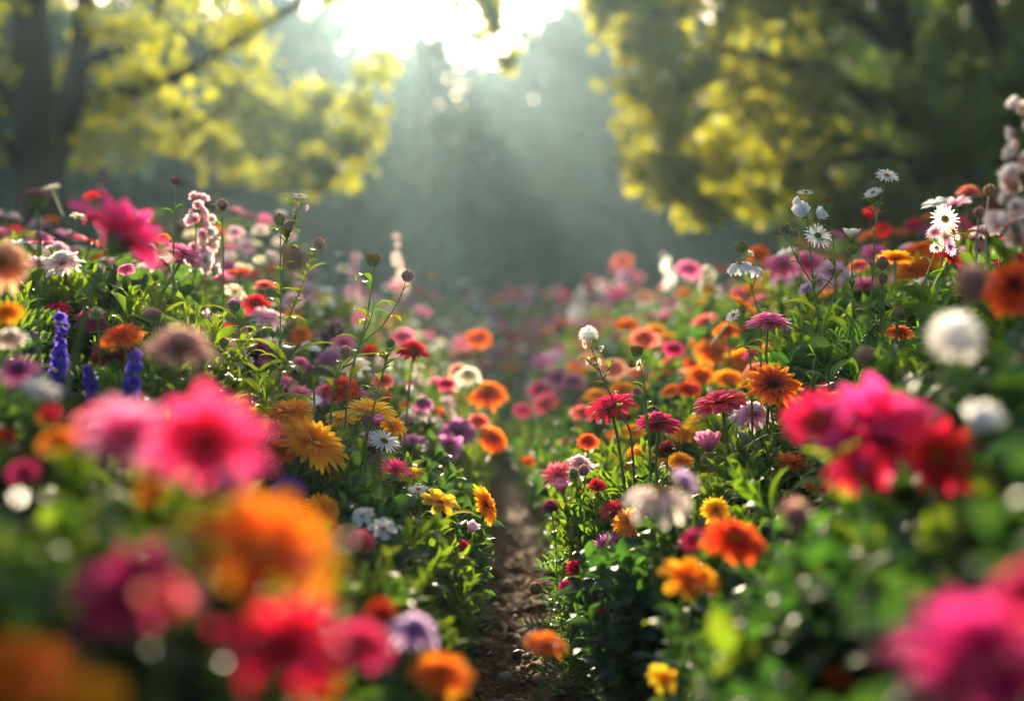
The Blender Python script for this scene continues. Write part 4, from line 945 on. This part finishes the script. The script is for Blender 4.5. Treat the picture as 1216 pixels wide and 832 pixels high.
zones = [(3.0, 4.6, 150), (4.6, 7.0, 150), (7.0, 10., 110), (10., 15., 170)]
zones.append((3.6, 8., 100)); zones.append((7., 13., 150))
for zi, (y0, y1, N_) in enumerate(zones):
    k = 0; tries = 0
    while k < N_ and tries < 6000:
        tries += 1
        y = rr.uniform(y0, y1); side = rr.choice([-1, 1]); umax = .40*y+.2
        u = rr.uniform(.14 if y < 9.5 else 0, max(.5, umax)); x = float(xc(y))+side*u
        z = float(Hs(np.array(x), np.array(y)))+rr.uniform(-.03, .12)+(.12 if rr.rand() < .12 else 0)
        if zi >= 4: z += rr.uniform(.02, .14 if zi == 4 else .26)
        px, py = proj((x, y, z))
        if zi == 4 and not (270 < px < 590): continue
        if zi == 5 and not (470 < px < 760): continue
        if not (-15 < px < 1231): continue
        if side > 0 and px > 915 and py > 345 and y < 4.5: continue      # feathery green there, few flowers
        if min((px-a)**2+(py-b)**2 for a, b in taken) < (15 if zi < 2 else 9)**2: continue
        pal = palette(px, py, y); ws = np.array([q[1] for q in pal], float); col = pal[rr.choice(len(pal), p=ws/ws.sum())][0]
        if zi >= 4: col = rr.choice(['cream', 'white', 'palepink', 'cream', 'blush', 'pink'] if zi == 4 else ['white', 'palepink', 'pink', 'orchid', 'magenta', 'coral', 'lilac', 'hotpink'])
        typ, kn = FT[rr.choice(len(FT), p=[.2, .16, .15, .06, .08, .1, .09, .07, .05, .04])]
        if col in ('amber', 'orange', 'yellow', 'redorange') and rr.rand() < .6: typ, kn = 'calendula', 'marigold'
        if col in ('cream', 'white'): typ, kn = ('daisy', 'daisy') if rr.rand() < .5 else ('cosmos', 'cosmos')
        R = rr.uniform(.026, .052)*(1, 1, 1.35, 2.0, .8, 1.5)[zi]; 
        if col in ('cream', 'white'): R *= .7
        n = np.array([rr.normal(0, .3)+(-.2*side), rr.normal(-.3, .25), 1.])
        taken.append((px, py)); k += 1
        size = 'small ' if R < .034 else 'large ' if R > .052 else ''
        B = basis(n, rr.rand()*6.28); M = Matrix([list(q) for q in B]).to_4x4()
        o = obj(kn.replace(' ', '_'), far_mesh(typ, col, rr.randint(3)))
        o.matrix_world = Matrix.Translation((x, y, z))@M@Matrix.Diagonal((R, R, R, 1))
        tag(o, auto_label(col, kn, px, py, y, size), kn, 'flowers further back in the two beds'); made += 1
print('fillers', made)

foliage(-1); foliage(1)

# ------------------------------------------------------------------ stones on the path
def stone_arr(seed, sq=.55):
    rs = np.random.RandomState(seed); V = []; a = 7; b = 10
    for i in range(a):
        t = math.pi*(i+.02)/(a-1)*.998+.002
        for j in range(b):
            p = 2*math.pi*j/b; V.append((math.sin(t)*math.cos(p), math.sin(t)*math.sin(p)*.8, math.cos(t)*sq))
    V = np.array(V)
    for i in range(len(V)): V[i] *= 1+.28*mn.noise(Vector(V[i]*1.6)+Vector((seed*3.1, 0, 0)))
    return V, grid_faces(a, b, True), np.zeros((len(V), 2)), np.full(len(V), .5), np.zeros(a*b-b, int)
ST = simple('stone_grey', '5a5048', '948a80', .7, 25); STW = simple('stone_pale', 'b0a496', 'd8d0c4', .7, 25); STD = simple('stone_dark', '33211c', '5a3c30', .75, 25)
def stone(px, py, wpx, mat, label, seed):
    d = (CH-.01)*F/(py-HZ); p = P(px, py, d); mb = MB(); mb.merge(stone_arr(seed)); o = obj('stone', mb.mesh('stone', [mat]))
    s = wpx/2*d/F; o.scale = (s, s, s); o.location = (p.x, p.y, .012+s*.3); o.rotation_euler = (0, 0, seed); tag(o, label, 'stone', 'stones on the path'); return o
stone(617, 782, 24, STD, 'dark reddish stone lying in the middle of the near path', 1)
stone(584, 780, 15, STW, 'pale flat stone left of the dark reddish stone', 2)
stone(588, 722, 12, ST, 'small grey stone on the left side of the path, above the pale flat one', 3)
stone(600, 808, 22, ST, 'grey brown stone at the bottom of the path behind the single marigold', 4)
stone(664, 790, 12, ST, 'little grey stone right of the dark reddish stone', 5)
stone(640, 742, 10, STD, 'little dark stone beyond the dark reddish stone', 6)
mb = MB(); n = 1500; y = rng.uniform(2.3, 6, n); x = xc(y)+rng.uniform(-.26, .26, n); s = rng.uniform(.002, .011, n)*rng.uniform(.6, 1.5, n)
for k in range(4):
    sel = np.arange(n) % 4 == k
    mb.many(stone_arr(20+k), bases(np.tile([[0, 0, 1.]], (sel.sum(), 1))+rng.normal(0, .2, (sel.sum(), 3)), rng.random(sel.sum())*6, s[sel]), np.stack([x[sel], y[sel], path_z(x[sel][None], y[sel][None])[0]+.002], 1), rng.random(sel.sum()))
kind(obj('pebbles', mb.mesh('pebbles', [simple('pebble', '4a3a30', '9c8a78', .8, 3)])), 'stuff')
# fallen petals and leaf bits
mb = MB(); n = 600; y = rng.uniform(2.4, 6.5, n); x = xc(y)+rng.uniform(-.24, .24, n)
v, f, uv = petal(.018, .006, .1, -.2, nv=3, nu=2); 
mb.many((v, f, uv, np.full(len(v), .5), np.zeros(len(f), int)), bases(np.tile([[0, 0, 1.]], (n, 1))+rng.normal(0, .35, (n, 3)), rng.random(n)*6, rng.uniform(.5, 1.3, n)), np.stack([x, y, path_z(x[None], y[None])[0]+.004], 1), rng.random(n))
kind(obj('leaf_litter', mb.mesh('leaf_litter', [simple('dry_leaf', '4a2c18', '9a7438', .8, 5, .2)])), 'stuff')

# ------------------------------------------------------------------ trees
def bark():
    q = N('bark'); g = q.n('ShaderNodeTexCoord'); mp = q.n('ShaderNodeMapping'); mp.inputs['Scale'].default_value = (9, 9, 1.6); q.l(g.outputs['Object'], mp.inputs[0])
    a = q.noise(mp.outputs[0], 2., 6, .65); c = q.ramp(a, [(.3, s2l('120b07')), (.7, s2l('32241a'))]); p = q.n('ShaderNodeBsdfPrincipled', Roughness=.9); q.l(c, p.inputs['Base Color'])
    bp = q.n('ShaderNodeBump', Strength=.8, Distance=.04); q.l(a, bp.inputs['Height']); q.l(bp.outputs[0], p.inputs['Normal'])
    o = q.n('ShaderNodeOutputMaterial'); q.l(p.outputs[0], o.inputs[0]); return q.mat
BARK = bark()
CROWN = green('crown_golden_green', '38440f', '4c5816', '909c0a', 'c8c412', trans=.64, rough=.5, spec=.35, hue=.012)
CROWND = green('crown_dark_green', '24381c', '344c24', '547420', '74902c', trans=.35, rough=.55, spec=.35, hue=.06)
FORE = green('forest_leaf_sky_tinted', '1c3a3c', '2c5450', '3c6048', '50784c', trans=.25, rough=.7, spec=.2, hue=.06)  # teal of sky fill and mist mixed into the leaf colours
def leaf_cloud(centres, radii, per, size, seed=0, flat=.75):
    """many leaf faces scattered in clumps"""
    rs = np.random.RandomState(seed); T = []; 
    for c, r in zip(centres, radii):
        n = max(6, int(per*rs.uniform(.7, 1.3))); g = rs.normal(0, .42, (n, 3))*r; g[:, 2] *= flat; T.append(np.asarray(c)+g)
    T = np.concatenate(T); n = len(T); v, f, uv = petal(1., .36, .2, -.5, cup=.2, nv=2, nu=2, tip=.5, taper=.7)
    mb = MB(); nz = rs.normal(0, .6, (n, 3))+np.array([0, 0, .6])
    mb.many((v, f, uv, np.full(len(v), .5), np.zeros(len(f), int)), bases(nz, rs.rand(n)*6.28, size*rs.uniform(.6, 1.3, n)), T, rs.rand(n)); return mb
def tree(name, label, cat, base, limbs, centres, radii, per, size, mat, group=None, seed=0):
    root = empty(name, base, label, cat, group); b = np.array(base)
    mb = MB()
    for i, (pts, r0, r1) in enumerate(limbs):
        s = spline([np.array(p)-b for p in pts], 16); tube(mb, s, np.linspace(r0, r1, len(s)), 9)
        if i == 0: obj('trunk', mb.mesh('trunk', [BARK]), root); mb = MB()
    if mb.v: obj('limb', mb.mesh('limb', [BARK]), root)
    obj('crown', leaf_cloud([np.array(c)-b for c in centres], radii, per, size, seed).mesh('crown', [mat]), root); return root
rt = np.random.RandomState(3)
# left tree, forked trunk
D = 12.
pt = lambda x, y, d=D: tuple(P(x, y, d))
limbs = [([(-4.15, D, -.1), pt(45, 330), pt(50, 200), pt(38, 60), pt(40, -80), pt(70, -260)], .27, .12),
         ([pt(55, 215), pt(85, 120), pt(98, 40), pt(110, -60), pt(180, -220)], .15, .05),
         ([pt(95, 75), pt(150, 55, 11.7), pt(185, 20, 11.4), pt(195, -60, 11.2)], .06, .03),
         ([pt(75, 120), pt(170, 105, 11.8), pt(240, 75, 11.5), pt(330, 20, 11.2), pt(430, -40, 11)], .07, .02),
         ([pt(240, 75, 11.5), pt(300, 110, 11.4), pt(360, 150, 11.3)], .03, .01),
         ([pt(40, -80), pt(200, -120), pt(400, -100, 12.3), pt(520, -110, 12.6), pt(600, -90, 12.7)], .1, .012),
         ([pt(400, -120, 12.3), pt(500, -90, 12.3), pt(565, -40, 12.3), pt(597, 58, 12.4)], .03, .006), ([pt(45, 150), pt(-60, 40), pt(-180, -60)], .12, .03), ([pt(30, 210), pt(5, 170), pt(-50, 120)], .06, .02)]
cs, rs_ = [], []
def clump(n, x0, x1, yf0, yf1, d0, d1, r=.24):
    for _ in range(n):
        x = rt.uniform(x0, x1); y = rt.uniform(yf0(x), yf1(x)); d = rt.uniform(d0, d1)
        if 8 < x < 112 and x0 < 0: d = rt.uniform(12.5, 13.5)
        cs.append(pt(x, y, d)); rs_.append(r*rt.uniform(.6, 1.3))
low = lambda x: np.interp(x, [-200, 60, 200, 300, 400, 440, 470, 500], [120, 205, 200, 215, 225, 190, 110, 60])
clump(100, -200, 345, lambda x: -60, low, 10.6, 13.2, .26)
clump(3, 380, 430, lambda x: -60, lambda x: 40, 10.6, 13.2, .16)
clump(22, 340, 438, lambda x: low(x)-75, low, 11., 13., .16)
clump(60, 100, 450, lambda x: low(x)-110, low, 11, 12.5, .2)
clump(110, -250, 390, lambda x: -420, lambda x: -20, 10.4, 14, .38)
clump(12, 560, 604, lambda x: np.interp(x, [560, 600], [-40, 40]), lambda x: np.interp(x, [560, 600], [-10, 74]), 12.2, 12.6, .1)
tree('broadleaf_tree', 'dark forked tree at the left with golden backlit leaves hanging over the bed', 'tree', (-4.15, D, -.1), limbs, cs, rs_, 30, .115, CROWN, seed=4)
# right tree
cs, rs_ = [], []; D = 11.5
lowr = lambda x: np.interp(x, [735, 760, 800, 880, 1000, 1250], [60, 215, 250, 265, 230, 210])
clump(90, 745, 870, lambda x: -40, lowr, 10.5, 12.5, .2)
clump(26, 700, 765, lambda x: -50, lambda x: (x-700)*2.2, 10.8, 12.2, .12)
clump(75, 840, 985, lambda x: -60, lowr, 11.0, 13, .26)
clump(110, 740, 1400, lambda x: -420, lambda x: -30, 10.5, 14, .4)
limbs = [([(3.6, 12.3, -.1), pt(1120, 330, 12.3), pt(1090, 180, 12.3), pt(1060, 0, 12.2), pt(1000, -250, 12)], .24, .1), ([pt(1085, 150, 12.3), pt(980, 90, 12), pt(860, 60, 11.8), pt(780, 70, 11.6)], .09, .02),
         ([pt(1070, 60, 12.2), pt(950, -20, 12), pt(820, -60, 12)], .09, .02), ([pt(1090, 180, 12.3), pt(960, 190, 12), pt(850, 200, 11.8)], .07, .015)]
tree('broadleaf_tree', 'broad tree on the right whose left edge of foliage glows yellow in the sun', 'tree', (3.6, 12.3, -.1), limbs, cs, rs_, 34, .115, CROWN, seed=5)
cs, rs_ = [], []
clump(230, 900, 1340, lambda x: -80, lambda x: 250, 11.2, 15.5, .4)
tree('crown_shade_tree', 'added dark olive green tree standing in for the shaded side of the right tree', 'tree', (5.2, 14.5, -.1), [([(5.2, 14.5, -.1), pt(1150, 330, 14.5), pt(1140, 150, 14.5), pt(1120, -100, 14.5)], .2, .08)], cs, rs_, 55, .11, CROWND, seed=15)  # shaded inside of the right tree, put into a separate darker green tree
# dark curved trunk tree at far right
cs, rs_ = [], []
clump(50, 1080, 1350, lambda x: -250, lambda x: 20, 9.2, 10.6, .35)
tree('leaning_tree', 'tree with a dark curved trunk against foliage in the upper right corner', 'tree', (3.75, 9.6, -.1), [([(3.75, 9.6, -.1), pt(1222, 260, 9.6), pt(1200, 110, 9.6), pt(1192, 60, 9.6), pt(1172, 20, 9.6), pt(1160, -40, 9.6), pt(1190, -200, 9.6)], .1, .06)], cs, rs_, 60, .08, CROWND, seed=6)
# dark shrubs: right, left
def shrub(label, x, y, rx, h, n, size, mat, seed, z0=0.):
    r2 = np.random.RandomState(seed); c, r = [], []
    for _ in range(n):
        a = r2.rand()*6.28; q = math.sqrt(r2.rand()); zz = r2.rand()**.8; k = math.sqrt(max(.05, 1-zz*zz*.9))
        c.append((x+rx*q*k*math.cos(a), y+rx*.7*q*k*math.sin(a), z0+h*zz)); r.append(.16*rx*r2.uniform(.7, 1.4)+.06)
    root = empty('shrub', (x, y, 0), label, 'shrub'); b = np.array((x, y, 0)); mb = MB()
    for k in range(5): tube(mb, spline([(0, 0, -.05), (.1*math.cos(k*1.3)*rx, .1*math.sin(k*1.3), h*.3), (.45*math.cos(k*1.3)*rx, .3*math.sin(k*1.3)*rx, h*.75)], 8), np.linspace(.03, .01, 7)[:len(spline([(0, 0, 0), (0, 0, 1), (0, 1, 1)], 8))] if False else .018, 6)
    obj('branch', mb.mesh('branch', [BARK]), root); obj('crown', leaf_cloud([np.array(q)-b for q in c], r, 60, size, seed).mesh('crown', [mat]), root); return root
shrub('dark bluish green shrub rising behind the pale spike at the right edge', 3.6, 8.6, 1.1, 2.55, 110, .08, CROWND, 21)
shrub('dark shrub under the right tree, behind the white aster stems', 2.9, 10.5, 1.2, 1.8, 100, .08, CROWND, 22)
shrub('dark green shrub at the foot of the forked tree on the left', -4.4, 10.2, 1.2, 1.5, 90, .08, CROWND, 23)
shrub('low green bush behind the pink zinnia, left of the forked stem', -2.2, 9.4, .9, 1.45, 80, .07, CROWND, 24)
shrub('yellowish green bush catching the sun behind the left spikes', -1.75, 8.2, .5, 1.4, 40, .06, CROWN, 25)
# distant misty forest
fc = []
def forest_tree(label, x, y, h, wd, seed, n=70, first=.25):
    r2 = np.random.RandomState(seed); c, r = [], []
    for _ in range(n):
        t = first+(1-first)*r2.rand(); k = math.sin(math.pi*min(1, (t-first)/(1-first)*.85+.15))**.7; a = r2.rand()*6.28; q = math.sqrt(r2.rand())
        c.append((x+wd*k*q*math.cos(a), y+wd*k*q*math.sin(a), h*t)); r.append(wd*.22*r2.uniform(.7, 1.4))
    if first > .5:      # leaf clumps added round the glow to break the sun into shafts
        for (qx, qy, dd, rr_) in [(540, 8, 29.5, .22), (566, 44, 29, .25), (592, 4, 29.5, .4), (548, -60, 30, .5), (515, 52, 29.5, .2), (625, -40, 30, .5)]:
            c += [tuple(P(qx+r2.normal(0, 7), qy+r2.normal(0, 5), dd)) for _ in range(2)]; r += [rr_]*2
    lean = r2.uniform(-.4, .4)
    if first > .5: lean = .1
    limbs = [([(x, y, -.1), (x+lean*.3, y, h*.35), (x+lean, y, h*.95)], .0135*h if first > .5 else .022*h, .05)]
    for k in range(0 if first > .5 else 4):
        a = r2.rand()*6.28; z = h*(.35+.12*k); limbs.append(([(x+lean*.3, y, z), (x+wd*.4*math.cos(a), y+wd*.4*math.sin(a), z+h*.08), (x+wd*.75*math.cos(a), y+wd*.75*math.sin(a), z+h*.12)], .008*h, .02))
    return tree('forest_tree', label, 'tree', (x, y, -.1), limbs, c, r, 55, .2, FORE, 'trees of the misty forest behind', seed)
FT_ = [(-2.05, 30, 13.5, 1.6, .84, 26, 'slim dark trunk standing alone directly under the sun glow'),
       (3.3, 37, 11.5, 2.0, .05, 80, 'misty tree right of the slim trunk in the middle of the forest'), (4.6, 31, 11, 2.8, .05, 90, 'misty tree behind the glowing left edge of the right tree'),
       (3.6, 42, 12, 3.6, .02, 110, 'faint far tree filling the centre right of the mist'), (-.8, 44, 7.6, 3.2, .02, 90, 'low faint tree below the sun glow'), (-4.6, 40, 7.6, 3.0, .02, 90, 'faint tree behind the hanging golden leaves'),
       (-8.6, 36, 10.5, 3.2, .04, 100, 'misty tree seen through the crown of the forked tree'), (-11.5, 30, 10.5, 3.6, .04, 100, 'misty tree left of the forked trunk'), (8.4, 35, 12, 3.6, .03, 110, 'dim tree seen through the right tree'),
       (11.8, 29, 12, 3.8, .03, 110, 'dim tree in the far upper right behind the curved trunk'), (7.2, 25, 9, 2.4, .03, 90, 'dark tree low behind the right tree')]
for i, (x, y, h, wd, fst, n_, lb) in enumerate(FT_): forest_tree(lb, x, y, h, wd, 60+i, n_, fst)
# understorey behind the garden and the far wood
r2 = np.random.RandomState(8); c, r = [], []
for _ in range(420):
    y = r2.uniform(17, 42); x = r2.uniform(-.45, .45)*y; c.append((x, y, r2.uniform(0, 1.3+.025*y))); r.append(r2.uniform(.5, 1.1))
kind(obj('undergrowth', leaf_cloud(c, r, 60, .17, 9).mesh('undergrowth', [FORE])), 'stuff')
c, r = [], []
for _ in range(2300):
    y = r2.uniform(47, 56); x = r2.uniform(-30, 30); top = np.interp(x, [-12, -6.6, -5.5, -1, 1.5, 3.5], [13, 13, 10.7, 10.7, 11.8, 13.2])+.5*math.sin(x*1.3)+.4*math.sin(x*3.1)
    c.append((x, y, top*r2.rand()**.62)); r.append(r2.uniform(.8, 1.6))
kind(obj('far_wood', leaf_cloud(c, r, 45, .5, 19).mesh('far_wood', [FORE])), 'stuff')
sheet('hillside', np.linspace(-130, 130, 40), np.linspace(46, 120, 30), lambda X, Y: 13.2*(1-np.exp(-((Y-46)/19)**2))+.6*np.sin(X*.21)*np.clip((Y-50)/10, 0, 1)-.05, bpy.data.materials['forest_ground'])

# ------------------------------------------------------------------ haze
def haze():
    mb = MB(); x0, x1, y0, y1, z0, z1 = -143, 143, -33, 203, -1.1, 15.5
    v = np.array([(x0, y0, z0), (x1, y0, z0), (x1, y1, z0), (x0, y1, z0), (x0, y0, z1), (x1, y0, z1), (x1, y1, z1), (x0, y1, z1)], float)
    mb.add(v, [(0, 3, 2, 1), (4, 5, 6, 7), (0, 1, 5, 4), (1, 2, 6, 5), (2, 3, 7, 6), (3, 0, 4, 7)])
    m = bpy.data.materials.new('haze'); m.use_nodes = True; t = m.node_tree; t.nodes.clear()
    v = t.nodes.new('ShaderNodeVolumePrincipled'); v.inputs['Density'].default_value = .00085; v.inputs['Color'].default_value = (.56, .83, 1., 1); v.inputs['Anisotropy'].default_value = .76
    o = t.nodes.new('ShaderNodeOutputMaterial'); t.links.new(v.outputs[0], o.inputs['Volume'])
    kind(obj('haze', mb.mesh('haze', [m], False)), 'stuff')
haze()
